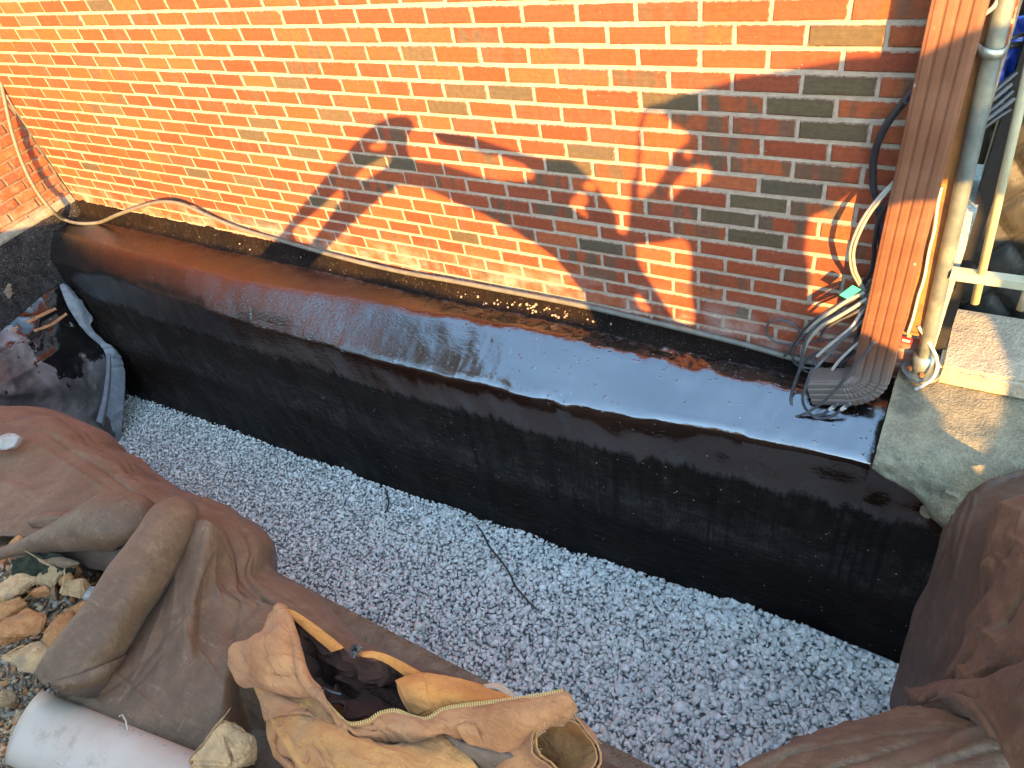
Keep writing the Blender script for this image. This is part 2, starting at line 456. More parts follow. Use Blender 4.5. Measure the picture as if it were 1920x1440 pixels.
dark_px = [(770,102),(1245,192),(655,115),(880,175),(935,178),(840,195),(1620,77),(1560,150),(1505,198),(1545,240),(1500,240),(1420,400),(1420,375),(1490,345),(1365,405),(1110,462),(1410,440),(1040,310),(720,242),(860,255),(890,260),(1100,285),(610,215),(545,150),(200,205),(475,345),(310,345),(245,322),(140,250),(100,30),(445,185),(520,195),(805,415),(630,385),(855,440),(1545,200),(600,350),(480,225),(490,255),(175,320),(340,180),(1600,480),(1560,270),(1300,560),(1040,360),(930,240),(1060,385),(745,300),(540,283),(1145,392),(1010,430),(1505,350)]
dark_xz = [at(x, y, Y=0) for x, y in dark_px]
half_px = [(1080,215),(1010,180),(960,130),(880,65),(1235,150),(1300,90),(1010,205),(580,190),(440,260),(350,300),(560,130),(700,160),(1575,265),(1390,190),(1500,430),(1390,215),(1460,215),(940,310),(1180,290),(900,300)]
half_xz = [at(x, y, Y=0) for x, y in half_px]
def visible(p, mg=25):
    d = np.asarray(p)-CAM; w = d@F_
    if w <= .05: return None
    x, y = 960+FPX*(d@R_)/w, 720-FPX*(d@U_)/w
    return (x, y, w) if -mg < x < 1920+mg and -mg < y < 1440+mg else None
wall = thing('brick_wall', 'long red brick house wall with sunlit mortar joints above the black tar ledge', 'brick wall')
LX = -3.40; RX = 1.905
cand = []
for r in range(-22, 19):
    z = (18-r-.5)*BZ
    for cx, L in row_bricks(r, LX+.004, RX):
        d = [abs(cx-q[0])/.09+abs(z-q[2])/.028 for q in dark_xz]; h = [abs(cx-q[0])/.09+abs(z-q[2])/.028 for q in half_xz]
        if min(d) < 1: t = (*random.choice(DARKC), 0.)
        elif min(h) < 1: t = (*random.choice(RED), 1.)
        else:
            u = random.random()
            base = random.choice(RED)
            if u < .02 and not (z < 1.3 and cx > .2): t = (*random.choice(DARKC), .0)
            elif u < .38: t = (*base, random.uniform(.5, 1.))
            else: t = (*base, 0.)
        k = random.uniform(.88, 1.1)*.84; t = (t[0]*k, t[1]*k, t[2]*k, t[3])
        vis = visible((cx, 0, z))
        px, py = (vis[0], vis[1]) if vis else (0, 0)
        size = (FPX*L/vis[2]) if vis and not (px > 1745 and py < 640 and px < 1830) else 0
        cand.append((size, cx, z, L, t, random.randrange(14), random.uniform(-.0022, .0022), random.uniform(-.004, .004)))
cand.sort(key=lambda c: -c[0])
mes = [shape_mesh(i, MB_OBJ) for i in range(14)]
for size, cx, z, L, t, k, dy, ro in cand[:298]:
    o = link('brick', mes[k], None, wall); o.location = (cx, dy, z+random.uniform(-.0012, .0012)); o.scale = (L/BL, 1, 1); o.rotation_euler = (0, ro, 0); o.color = t
def stuff_bricks(name, items, mat, parent, axis='y'):
    V, F, T = [], [], []
    for size, cx, z, L, t, k, dy, ro in items:
        b = len(V); sv, sf = SHAPES[k]
        for x, y, zz in sv:
            p = (x*L/BL+cx, y+dy, zz+z)
            V.append(p if axis == 'y' else (LX-y-dy, -(x*L/BL+cx), zz+z))
        for f in sf: F.append([b+i for i in f])
        T += [t]*len(sv)
    me = mesh(name, V, F)
    a = me.attributes.new('tint', 'FLOAT_COLOR', 'POINT'); a.data.foreach_set('color', np.array(T, np.float32).ravel())
    bm = bmesh.new(); bm.from_mesh(me); bmesh.ops.recalc_face_normals(bm, faces=bm.faces); bm.to_mesh(me); bm.free()
    return tag(link(name, me, mat, parent), kind='stuff')
stuff_bricks('farther_bricks', cand[298:], MB_ATT, wall)
# mortar body: the raked joint face with a rough, hand-struck surface
def mortar_face(name, u0, u1, z0, z1, f, mat, parent, step=.02, back=.22):
    nu = int((u1-u0)/step)+1; nz = int((z1-z0)/step)+1
    V = []; 
    for i in range(nz):
        for j in range(nu):
            u = u0+(u1-u0)*j/(nu-1); z = z0+(z1-z0)*i/(nz-1)
            V.append(f(u, .0042+.0022*noise.noise(Vector((u*30, 5, z*30))), z))
    F = [[i*nu+j, i*nu+j+1, (i+1)*nu+j+1, (i+1)*nu+j] for i in range(nz-1) for j in range(nu-1)]
    b = len(V); V += [f(u0, back, z0), f(u1, back, z0), f(u1, back, z1), f(u0, back, z1)]
    c = [0, nu-1, nz*nu-1, (nz-1)*nu]
    for k in range(4): F.append([c[k], c[(k+1) % 4], b+(k+1) % 4, b+k])
    F.append([b, b+1, b+2, b+3])
    return link(name, mesh(name, V, F), mat, parent, False)
mortar_face('mortar', LX, RX, -.10, 2.72, lambda u, y, z: (u, y, z), MORTAR, wall, .028)
# wing wall on the left, square to the long wall
wing = thing('brick_wall', 'weathered brick return wall in the corner beside the hose, with dark recessed joints', 'brick wall', (0, 0, 0))
wc = []
for r in range(-18, 18):
    z = (18-r-.5)*BZ+.012
    s = .02 if r % 2 else .12
    for k in range(0, 9):
        cx = s+k*BX; L = BL+random.uniform(-.004, .004)
        if k == 0 and r % 2: pass
        if cx-L/2 < .008: 
            a = .008; b = cx+L/2; cx = (a+b)/2; L = b-a
        if L < .03: continue
        base = random.choice(RED); kk = random.uniform(.8, 1.05)
        t = (base[0]*kk, base[1]*kk, base[2]*kk, random.choice((0, 0, .6)))
        vis = visible((LX, -cx, z))
        wc.append((FPX*L/vis[2] if vis else 0, cx, z, L, t, random.randrange(14), random.uniform(-.003, .003), 0))
mw = [shape_mesh(i, MBW_OBJ) for i in range(14)]
rest = []
for c in wc:
    if c[0] > 0:
        o = link('brick', mw[c[5]], None, wing); o.location = (LX+c[6]*.6, -c[1], c[2]); o.rotation_euler = (0, 0, math.pi/2); o.scale = (c[3]/BL, 1, 1); o.color = c[4]
    else: rest.append(c)
stuff_bricks('farther_bricks', rest, MB_ATT, wing, 'x')
mortar_face('mortar', -1.9, -.001, -.06, 2.47, lambda u, y, z: (LX-y-.004, u, z), MORTAR_D, wing, .03)
m1 = MB()
prof = [(LX+.001, .058), (LX+.006, .054), (LX+.014, .018), (LX+.012, -.02), (LX-.1, -.02), (LX-.1, .058)]
n = 60
for i in range(n):
    y = -.006-1.8*i/(n-1)
    for (x, z) in prof: m1.v.append(Vector((x+(.004*noise.noise(Vector((y*14, z*30, 1)))), y, z+.006*noise.noise(Vector((y*9, x*20, 4))))))
for i in range(n-1):
    for k in range(6): m1.f.append([i*6+k, i*6+(k+1) % 6, (i+1)*6+(k+1) % 6, (i+1)*6+k])
m1.build('mortar_ledge', simple('grey_lime_wash', (.13, .125, .10), (.22, .21, .165), 30, .95, .1, .5, 90, .008), wing, True)

# ================================================================ tarred foundation
XI = [-3.4, -2.7, -1.9, -1.2, -.63, .03, .6, 1.1, 1.48, 1.9, 2.6]
ZT = [.004, -.010, -.012, -.022, -.028, -.046, -.042, -.045, -.066, -.085, -.09]       # top of tar on the brick
ZC = [-.085, -.095, -.10, -.098, -.100, -.108, -.10, -.10, -.105, -.115, -.12]          # crease
YS = [-.255, -.27, -.28, -.26, -.19, -.145, -.135, -.125, -.115, -.10, -.10]
ZS = [-.092, -.094, -.100, -.116, -.118, -.119, -.115, -.113, -.118, -.130, -.13]
YE = [-.375, -.385, -.40, -.41, -.41, -.40, -.38, -.345, -.315, -.288, -.288]
ZE = [-.225, -.235, -.245, -.262, -.266, -.262, -.252, -.236, -.226, -.219, -.22]
YB = [-.56, -.55, -.54, -.53, -.52, -.51, -.50, -.48, -.465, -.46, -.46]
def ii(T, x): return float(np.interp(x, XI, T))
fnd = thing('foundation_wall', 'shiny black tar-coated foundation ledge and trench face below the long brick wall', 'foundation wall')
xs = np.arange(LX-.02, 1.858, .008)
def prof_at(x, k=1.0):
    zt, zc, ys, zs, ye, ze, yb = [ii(T, x) for T in (ZT, ZC, YS, ZS, YE, ZE, YB)]
    ze += .012*noise.noise(Vector((x*2.1, 3, 0))); ye += .010*noise.noise(Vector((x*1.7, 9, 0)))
    notch = math.exp(-((x-.655)/.03)**2)
    
    jag = .006+.010*abs(noise.noise(Vector((x*26, 2, 0))))+.022*max(0, noise.noise(Vector((x*9, 7, 0))))+.007*noise.noise(Vector((x*90, 1, 0)))
    P = [(.003, zt+jag), (-.004, zt+jag-.003), (-.009, zt-.012), (-.016, zt*.5+zc*.5), (-.021, zc+.016), (-.032, zc+.003), (-.052, zc-.004)]
    for f in np.linspace(.12, 1, 9)[:-1]:
        P.append((-.052+(ys+.052)*f, zc-.004+(zs-zc+.004)*f))
    # shoulder to edge as rounded curve
    for f in np.linspace(0, 1, 8):
        kx = float(np.interp(x, [-1.2, .2], [1, .04]))
        P.append((ys+(ye-ys)*(1-(1-f)**(1+.10*kx)), zs+(ze-zs)*(f**(1+.08*kx))))
    P.append((ye-.010-.016*notch, ze-.012-.004*notch)); P.append((ye-.014-.012*notch, ze-.03-.008*notch))
    for f in np.linspace(.04, 1, 34):
        P.append((ye-.014+(yb-ye+.014)*(f**1.25), ze-.03+(-1.75-ze+.03)*f))
    return P
V, F = [], []
for x in xs:
    for (y, z) in prof_at(x):
        p = Vector((x, 0, z))
        hor = 1 if z > -.24 and y < -.04 else 0
        a = .0032*fbm(Vector((x, y*1.6, z*.6)), 9, 3)+.010*fbm(Vector((x*.7, y, z)), 2.2, 2)
        wv = max(0, min(1, (x-.25)/.4))*max(0, 1-abs(y+.11)/.15); a += wv*(.0055*noise.noise(Vector((x*13, y*22, 2)))+.0022*noise.noise(Vector((x*40, y*55, 5))))
        bead = 0
        if y > -.07 and z > -.2: bead = .006*fbm(Vector((x*1.2, y, z)), 26, 4)+.003*noise.noise(Vector((x*70, y*70, z*70)))
        if False: bead = .004*noise.noise(Vector((x*6, 1, 4)))+.0015*noise.noise(Vector((x*30, 1, 4)))
        if z > -.24: V.append((x, y-(bead if y > -.03 else 0), z+(a+bead if y < -.02 else 0)))
        else: V.append((x, y+a*1.0+.012*fbm(Vector((x, 0, z)), 3.5, 3), z))
npf = len(prof_at(0)); nx = len(xs)
for i in range(nx-1):
    for k in range(npf-1): F.append([i*npf+k, (i+1)*npf+k, (i+1)*npf+k+1, i*npf+k+1])
link('ledge', mesh('ledge', V, F), TAR, fnd, True)
# face that carries on below the concrete block on the right
V, F = [], []
xr = np.arange(1.850, 3.0, .02); zr = np.linspace(-.10, -1.75, 60)
for x in xr:
    for z in zr:
        V.append((x, -.300-.165*((max(0,-z-.22))/1.55)**1.25-.012*fbm(Vector((x, 0, z)), 7, 3)+.05*max(0, x-2.0), z))
for i in range(len(xr)-1):
    for k in range(len(zr)-1): F.append([i*60+k, i*60+k+1, (i+1)*60+k+1, (i+1)*60+k])
link('trench_face', mesh('trench_face', V, F), TAR, fnd, True)
# coat that climbs the footing of the wing wall
V, F = [], []
yr = np.arange(-2.2, .03, .02); zr = np.linspace(0, 1, 46)
for y in yr:
    top = .006+.014*abs(noise.noise(Vector((y*20, 0, 3))))+.012*noise.noise(Vector((y*6, 0, 3)))
    for f in zr:
        z = top+(-1.75-top)*f
        V.append((LX+.02+.012*fbm(Vector((1, y, z)), 8, 3)+.02*f, y, z))
for i in range(len(yr)-1):
    for k in range(45): F.append([i*46+k, (i+1)*46+k, (i+1)*46+k+1, i*46+k+1])
def tar2():
    q = M('brushed_tar_footing', .3, .15, 1.5); p = q.pos(); z = q.xyz(p)[2]
    c = q.ramp(q.noise(p, 25, 6, .75), [(.35, (.006, .005, .005)), (.75, (.04, .038, .036))])
    sp = q.mr(q.noise(p, 120, 3, .7), .62, .67)
    c = q.mix(q.math('MULTIPLY', sp, .7), c, (.3, .28, .26)); q.col(c)
    q.rough(q.mr(q.noise(p, 9, 4), .35, .65, .25, .6)); q.bump(q.noise(p, 50, 5, .7), .5, .006)
    return q.m
link('wing_coat', mesh('wing_coat', V, F), tar2(), fnd, True)
mb = MB()
for k in range(3): mb.box(at(14+k*2, 541+k*6, X=LX+.03), (.02, .07-.012*k, .016), Matrix.Rotation(.5, 3, 'X'))
mb.build('bare_patch', MORTAR_D, fnd)
# spilt mortar crumbs along the tar line
mb = MB()
for k in range(64):
    x = random.gauss(.30, .16) if k < 54 else random.uniform(-3.0, 1.5)
    s = random.uniform(.003, .008)
    mb.box((x, random.uniform(-.04, -.012), ii(ZC, x)+random.uniform(.0, .045)), (s*1.4, s, s), Matrix.Rotation(random.uniform(0, 3), 3, 'Z') @ Matrix.Rotation(random.uniform(0, 1), 3, 'X'))
tag(mb.build('mortar_crumbs', MORTAR, fnd), kind='stuff')

# ================================================================ gravel bed
def gz(x, y):
    z = float(np.interp(x, [-3.4, -2, 0, 1.77, 2.2], [-1.44, -1.38, -1.325, -1.28, -1.30]))
    return z+.03*fbm(Vector((x, y, 0)), 1.6, 2)+.10*max(0, -(y+1.45))
def hull(seed):
    r = random.Random(seed)
    bm = bmesh.new()
    for k in range(11):
        v = Vector((r.gauss(0, 1), r.gauss(0, 1), r.gauss(0, 1))).normalized()
        bm.verts.new((v.x*r.uniform(.8, 1.05), v.y*.75*r.uniform(.8, 1.05), v.z*.55*r.uniform(.8, 1.05)))
    res = bmesh.ops.convex_hull(bm, input=bm.verts)
    bmesh.ops.delete(bm, geom=[e for e in res['geom_interior'] if isinstance(e, bmesh.types.BMVert)], context='VERTS')
    bmesh.ops.triangulate(bm, faces=bm.faces)
    bm.verts.ensure_lookup_table(); bm.verts.index_update()
    v = np.array([list(a.co) for a in bm.verts]); f = np.array([[x.index for x in g.verts] for g in bm.faces]); bm.free()
    return v, f
HULLS = [hull(i+50) for i in range(18)]
def rots(n, tilt):
    a = rng.uniform(0, 2*np.pi, n); b = rng.normal(0, tilt, n); c = rng.normal(0, tilt, n)
    ca, sa, cb, sb, cc, sc = np.cos(a), np.sin(a), np.cos(b), np.sin(b), np.cos(c), np.sin(c)
    z, o = np.zeros(n), np.ones(n)
    Rz = np.stack([ca, -sa, z, sa, ca, z, z, z, o], 1).reshape(n, 3, 3)
    Rx = np.stack([o, z, z, z, cb, -sb, z, sb, cb], 1).reshape(n, 3, 3)
    Ry = np.stack([cc, z, sc, z, o, z, -sc, z, cc], 1).reshape(n, 3, 3)
    return Rx@Ry@Rz
def scatter(name, pts, size, tilt, mat, tints):
    """stones (crushed, angular) gathered as one heap"""
    n = len(pts); Rm = rots(n, tilt); which = rng.integers(0, len(HULLS), n)
    AV, AF, AT = [], [], []; base = 0
    for h, (v, f) in enumerate(HULLS):
        s = np.where(which == h)[0]
        if not len(s): continue
        sc = size[s][:, None]*rng.uniform(.8, 1.2, (len(s), 3))
        vv = np.einsum('nij,nkj->nki', Rm[s], v[None]*sc[:, None, :])+pts[s][:, None, :]
        ff = f[None]+(base+np.arange(len(s))*len(v))[:, None, None]
        AV.append(vv.reshape(-1, 3)); AF.append(ff.reshape(-1, 3)); AT.append(np.repeat(tints[s], len(v), 0)); base += len(s)*len(v)
    V, F, T = np.concatenate(AV), np.concatenate(AF), np.concatenate(AT)
    me = bpy.data.meshes.new(name); me.vertices.add(len(V)); me.vertices.foreach_set('co', V.astype(np.float32).ravel())
    me.loops.add(F.size); me.loops.foreach_set('vertex_index', F.astype(np.int32).ravel())
    me.polygons.add(len(F)); me.polygons.foreach_set('loop_start', np.arange(0, F.size, 3, dtype=np.int32)); me.polygons.foreach_set('loop_total', np.full(len(F), 3, np.int32))
    me.update(); me.validate()
    a = me.attributes.new('tint', 'FLOAT_COLOR', 'POINT'); a.data.foreach_set('color', T.astype(np.float32).ravel())
    return tag(link(name, me, mat), kind='stuff')
def stone_mat(name, rough=.85):
    q = M(name, rough, .3); p = q.pos()
    a = q.n('Attribute', _attribute_name='tint').outputs['Color']
    c = q.mix(.8, a, q.ramp(q.noise(p, 120, 5, .75), [(.3, .65), (.7, 1.25)]), 'MULTIPLY')
    q.col(c); q.bump(q.noise(p, 160, 4, .7), .35, .003); return q.m
def gen_pts(sp, dz, seed):
    P = []
    xs_ = np.arange(-3.45, 2.6, sp); ys_ = np.arange(-2.05, -.42, sp*.9)
    for i, y in enumerate(ys_):
        for x in xs_:
            xx, yy = x+(i % 2)*sp/2+rng.normal(0, sp*.24), y+rng.normal(0, sp*.24)
            P.append((xx, yy, gz(xx, yy)+dz+rng.normal(0, .004)))
    return np.array(P)
P1, P2 = gen_pts(.0222, 0, 1), gen_pts(.0222, -.010, 2)
Pg = np.concatenate([P1, P2])
sz = (.0174+.0022*Pg[:, 0])*np.exp(rng.normal(-.04, .30, len(Pg)))
g = np.clip(rng.normal(1.02, .12, (len(Pg), 1)), .6, 1.3)*np.array([[.60, .575, .505]])*(1+rng.normal(0, .012, (len(Pg), 3)))
o = scatter('gravel', Pg, sz, .5, stone_mat('crushed_grey_stone'), np.concatenate([g, np.ones((len(Pg), 1))], 1))
tag(o, 'bed of clean grey crushed stone filling the trench bottom', 'gravel')
# a few stray stones caught on the face
mb = MB()
V = []; F = []
gx = np.arange(-3.5, 2.8, .1); gy = np.arange(-2.1, -.3, .1)
for x in gx:
    for y in gy: V.append((x, y, gz(x, y)-.028))
for i in range(len(gx)-1):
    for j in range(len(gy)-1): F.append([i*len(gy)+j, (i+1)*len(gy)+j, (i+1)*len(gy)+j+1, i*len(gy)+j+1])
tag(link('trench_floor', mesh('trench_floor', V, F), simple('grey_stone_dust', (.22, .22, .21), (.34, .34, .33), 60)), kind='structure')
# thin black cord and its offcut on the gravel
for lab, pts in (('long thin black cord lying across the gravel from the tarred face', [(893, 984), (905, 1000), (916, 1022), (930, 1040), (944, 1058), (956, 1076), (966, 1098), (984, 1120), (1000, 1138)]),
                 ('short thin black offcut of cord at the far gravel edge', [(722, 915), (726, 928), (729, 940), (727, 952), (722, 962)])):
    W = [at(x, y, z=gz(*at(x, y, z=-1.32)[:2])+.020) for x, y in pts]
    W = crom(W, 40); W[:, 2] += np.array([.004*noise.noise(Vector(w)*40) for w in W]); 
    tag(MB().tube(W, .0048, 5).build('cord', RUBBER, None, True), lab, 'cord')

# ================================================================ ground
def ground_z(x, y):
    a = float(np.interp(x, [-9, -2.0, -1.3, -.4, .5, 9], [-.1, -.12, .0, .22, .235, .235]))
    k = min(1, max(0, (-1.78-y)/.27)); a = -.10+(a+.10)*k*k*(3-2*k) if a > -.1 else a-.1*(1-k)
    return a+.02*fbm(Vector((x, y, 0)), 1.5, 3)*k
SOIL = simple('pale_dug_soil', (.11, .072, .044), (.20, .14, .09), 26, .95, .1, .8, 70, .02, c3=(.15, .10, .065))
V, F = [], []
gx = np.concatenate([np.linspace(-40, -4, 10)[:-1], np.arange(-4, 3.2, .08), np.linspace(3.2, 40, 10)]); gy = np.concatenate([[-1.56], np.arange(-1.6, -3.4, -.08), np.linspace(-3.4, -60, 12)])
for x in gx:
    for j, y in enumerate(gy):
        V.append((x, y, -1.75 if j == 0 else ground_z(x, y)))
for i in range(len(gx)-1):
    for j in range(len(gy)-1): F.append([i*len(gy)+j, (i+1)*len(gy)+j, (i+1)*len(gy)+j+1, i*len(gy)+j+1])
tag(link('ground', mesh('ground', V, F), SOIL, None, True), kind='structure')
# ================================================================ right hand side
# concrete block with a broken lower edge
blk = thing('concrete_block', 'grey-green concrete block with a broken lower corner, carrying the steel post', 'concrete block')
V, F = [], []
NX, NP = 60, 44
for i in range(NX):
    x = 1.857+(3.0-1.857)*i/(NX-1)
    # bottom edge of the block face, broken back
    zb = float(np.interp(x, [1.857, 1.90, 1.97, 2.02, 2.06, 2.12, 2.2, 3.0], [-.10, -.125, -.155, -.185, -.26, -.31, -.30, -.25]))+.012*noise.noise(Vector((x*38, 0, 0)))
    for k in range(NP):
        f = k/(NP-1)
        if f < .6:
            y = .26-(.26+.30)*f/.6; z = -.012-.02*max(0, -y)
        else:
            g = (f-.6)/.4
            y = -.30-.125*math.sin(g*math.pi/2); z = -.018+(zb+.018)*(1-math.cos(g*math.pi/2))
        a = .006*fbm(Vector((x, y, z)), 14, 4)+(.016*fbm(Vector((x, y, z)), 24, 4) if f > .8 else 0)
        V.append((x+(.003*noise.noise(Vector((0, y*30, z*30))) if i == 0 else 0), y-a*(f > .6), z+a))
    V.append((x, -.30, zb-.02)); V.append((x, .26, -.5))
npk = NP+2
for i in range(NX-1):
    for k in range(npk): F.append([i*npk+k, i*npk+(k+1) % npk, (i+1)*npk+(k+1) % npk, (i+1)*npk+k])
F.append(list(range(npk))); F.append([(NX-1)*npk+k for k in range(npk)][::-1])
link('body', mesh('body', V, F), CONC, blk, True).data.polygons.foreach_set('use_smooth', [len(p.vertices) == 4 for p in blk.children[0].data.polygons])
mb = MB()
for k in range(16):
    p = at(1760+random.uniform(-25, 30), 950+random.uniform(-25, 15), Y=-.40)
    s = random.uniform(.012, .03); mb.box(p, (s*1.5, s, s), Matrix.Rotation(random.uniform(0, 3), 3, 'Y'))
tag(mb.build('broken_lumps', CONC, blk), kind='stuff')
def slab(name, c, pts_xy, z0, z1, mat, label, seed=0, cham=.012):
    bm = bmesh.new()
    vs = [bm.verts.new((x, y, z0)) for x, y in pts_xy]; f = bm.faces.new(vs)
    r = bmesh.ops.extrude_face_region(bm, geom=[f]); bmesh.ops.translate(bm, vec=(0, 0, z1-z0), verts=[v for v in r['geom'] if isinstance(v, bmesh.types.BMVert)])
    bmesh.ops.bevel(bm, geom=[e for e in bm.edges], offset=cham, segments=2, affect='EDGES')
    bmesh.ops.subdivide_edges(bm, edges=bm.edges, cuts=3, use_grid_fill=True)
    for v in bm.verts:
        h = noise.noise(v.co*26+Vector((seed, 0, 0))); v.co.z += .0025*h; v.co.y += .0025*noise.noise(v.co*31)
    bmesh.ops.recalc_face_normals(bm, faces=bm.faces)
    me = bpy.data.meshes.new(name); bm.to_mesh(me); bm.free()
    return tag(link(name, me, mat, None, False), label, c)
a, b_, c_ = at(1757, 712, z=.075), at(1797, 588, z=.075), at(1921, 610, z=.075)
slab('step_slab', 'concrete step', [(1.972, -.045), (1.972, .30), (3.0, .30), (3.0, -.045)], -.014, .068, CONC_S, 'pale sandy concrete step tread with half its top in sun, lying on the grey-green block')
slab('step_slab', 'concrete step', [(1.945, .02), (1.945, .33), (1.9705, .33), (1.9705, .02)], -.012, .030, CONC_S, 'narrow lower slab edge showing left of the pale step tread', 3, .004)
# jamb, dark frame and quilted blanket behind the railing
tag(MB().box((1.926, .16, .12), (.038, .30, 1.0)).build('parged_return', STUCCO), 'rough pale parged wall end behind the steel post', 'wall end')
DARKF = simple('dark_frame_paint', (.010, .009, .009), (.02, .018, .017), 30, .6, .3, .1)
tag(MB().box((1.957, .21, .62), (.042, .30, 1.5)).build('door_frame', DARKF), 'black upright frame between the pale wall end and the quilted blanket', 'frame')
V, F = [], []
n1, n2 = 90, 130
for i in range(n2):
    for j in range(n1):
        x = 1.90+1.4*j/(n1-1); z = -.35+1.9*i/(n2-1)
        u, v = (x+z*.8)*6.0, (x-z*.8)*6.0
        d = min(abs((u+.5) % 1-.5), abs((v+.5) % 1-.5))
        puff = .030*(min(d*4.5, 1)**.7)
        V.append((x, .40-puff+.018*fbm(Vector((x, z*.4, 0)), 5, 3), z))
for i in range(n2-1):
    for j in range(n1-1): F.append([i*n1+j, i*n1+j+1, (i+1)*n1+j+1, (i+1)*n1+j])
def quilt():
    q = M('quilted_grey_cover', .55, .3); p = q.pos(); X, Y, Z = q.xyz(p)
    c = q.ramp(q.noise(p, 16, 5, .65), [(.3, (.020, .020, .018)), (.7, (.036, .034, .028))])
    for sg in (.8, -.8):
        u = q.math('MULTIPLY', q.math('ADD', X, q.math('MULTIPLY', Z, sg)), 6.0)
        d = q.math('ABSOLUTE', q.math('SUBTRACT', q.math('FRACT', q.math('ADD', u, 1000.5)), .5))
        c = q.mix(q.mr(d, .0, .045, .85, 0), c, (.008, .008, .008))
    q.col(c); q.bump(q.noise(q.map(p, (40, 40, 16)), 1, 4, .65), .3, .012); return q.m
tag(link('quilted_blanket', mesh('quilted_blanket', V, F), quilt(), None, True), 'dark grey diamond-quilted blanket hanging behind the railing', 'blanket')
# blue plastic sheet at the top right
BLUE = simple('blue_plastic', (.015, .05, .42), (.03, .10, .62), 9, .28, .5, .3, 14, .02)
sheet('blue_sheet', [[(1870, 40, .28), (1900, 35, .26), (1960, 20, .24)], [(1868, 90, .25), (1900, 88, .22), (1960, 80, .2)], [(1862, 140, .24), (1895, 150, .2), (1960, 150, .2)], [(1860, 175, .28), (1900, 185, .25), (1960, 190, .24)]], BLUE, None, 24, 24, .02, 14, mode='Y', thick=.002)
tag(bpy.data.objects['blue_sheet'], 'crumpled bright blue plastic sheet behind the black cables at the corner', 'plastic sheet')
# rusty closed pipe beside the downspout
rp = thing('steel_post', 'rusty orange-brown flat post between the downspout and the grey pole', 'post')
MB().box((1.864, -.010, .71), (.056, .034, 1.06)).build('shaft', RUST, rp)
MB().box((1.864, -.010, .172), (.062, .040, .010)).build('base_lip', RUST, rp)
# downspout
ds = thing('downspout', 'brown ribbed metal downspout with a crimped elbow turned along the wall', 'downspout', (1.775, -.122, 0))
def ds_section(n=0):
    w, d = .058, .0425
    P = []
    N = 48
    for k in range(N):     # front face, left to right with flutes, then right side, back, left
        pass
    fr = [(-w+.008+(2*w-.016)*k/40) for k in range(41)]
    for u in fr:
        rib = .0042*(max(0, math.cos(u/.0265*2*math.pi))**2)
        P.append((u, -d-.0+rib-.001))
    P += [(w-.002, -d+.003), (w, -d+.010)]
    for k in range(8): P.append((w-(.003*(1 if k % 3 == 1 else 0)), -d+.014+(2*d-.028)*k/7))
    P += [(w, d-.008), (w-.008, d), (-w+.008, d), (-w, d-.008)]
    for k in range(4): P.append((-w, d-.014-(2*d-.028)*k/3))
    P += [(-w, -d+.010), (-w+.002, -d+.003)]
    return P
S = ds_section(); ns = len(S)
def sweep(name, stations, mat, parent):
    """stations: (centre, u axis, v axis, scale)"""
    V, F = [], []
    for c, u, v, s in stations:
        for (a, b) in S: V.append(Vector(c)+Vector(u)*a*s+Vector(v)*b*s)
    for i in range(len(stations)-1):
        for k in range(ns): F.append([i*ns+k, i*ns+(k+1) % ns, (i+1)*ns+(k+1) % ns, (i+1)*ns+k])
    o = link(name, mesh(name, V, F), mat, parent, False)
    md = o.modifiers.new('thickness', 'SOLIDIFY'); md.thickness = .0015; md.offset = 0
    return o
cx, cy = 1.780, -.122
zs = np.linspace(2.6, .30, 40)
dent = lambda z: .004*noise.noise(Vector((0, 0, z*3)))
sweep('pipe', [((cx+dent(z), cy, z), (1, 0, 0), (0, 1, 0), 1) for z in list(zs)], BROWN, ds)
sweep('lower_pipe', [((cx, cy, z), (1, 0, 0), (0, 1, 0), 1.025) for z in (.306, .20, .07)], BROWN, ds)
st = [((cx, cy, z), (1, 0, 0), (0, 1, 0), 1.05) for z in (.10, .07, .055)]
Rr = .105; T1 = math.radians(72); nseg = 9
ccx, ccz = cx-Rr, .055
for k in range(nseg*4+1):
    t = T1*k/(nseg*4)
    cr = 1.0+(.045 if k % 4 == 2 else (.02 if k % 4 in (1, 3) else 0))
    st.append(((ccx+Rr*math.cos(t), cy, ccz-Rr*math.sin(t)), (math.cos(t), 0, -math.sin(t)), (0, 1, 0), cr))
e = Vector(st[-1][0]); dr = Vector((-math.sin(T1), 0, -math.cos(T1))); uu = Vector((math.cos(T1), 0, -math.sin(T1)))
for l in (.012, .06, .118): st.append((e+dr*l, uu, (0, 1, 0), 1.0))
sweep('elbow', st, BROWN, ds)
sc = MB(); sc.box((cx-.02, cy-.046, .285), (.03, .004, .10), Matrix.Rotation(.1, 3, 'Y')); 
# galvanised pole with flange, bolts and strap
gp = thing('steel_pole', 'galvanised grey steel pole on a bolted round flange, with a strap near the top', 'pole', tuple(at(1722, 700, Y=-.03)))
p0, p1 = Vector(at(1886, -10, Y=-.055)), Vector(at(1728, 690, Y=-.03))
dirp = (p0-p1).normalized(); top = p1+dirp*2.2
pv = MB().tube([p1+dirp*l for l in np.linspace(-.01, 2.3, 20)], .0225, 24); pv.build('shaft', GALV, gp, True)
q0 = p1-dirp*.012
fl = MB().tube([q0-Vector((0, 0, .006)), q0+Vector((0, 0, .006))], .062, 28); fl.build('flange', GALV, gp)
fc = MB().tube([q0+dirp*.0, q0+dirp*.075], [.036, .034], 24); fc.build('socket', GALV, gp, True)
for dx, dy in ((-.036, -.022), (.006, -.044)):
    bq = MB(); c = q0+Vector((dx, dy, .014)); bq.tube([c, c+Vector((0, 0, .010))], .0085, 6); bq.build('bolt', RUST, gp)
sp_ = []
cst = p1+dirp*(.98)
for k in range(24):
    t = math.radians(200-k*8.5)
    pass
band = MB(); 
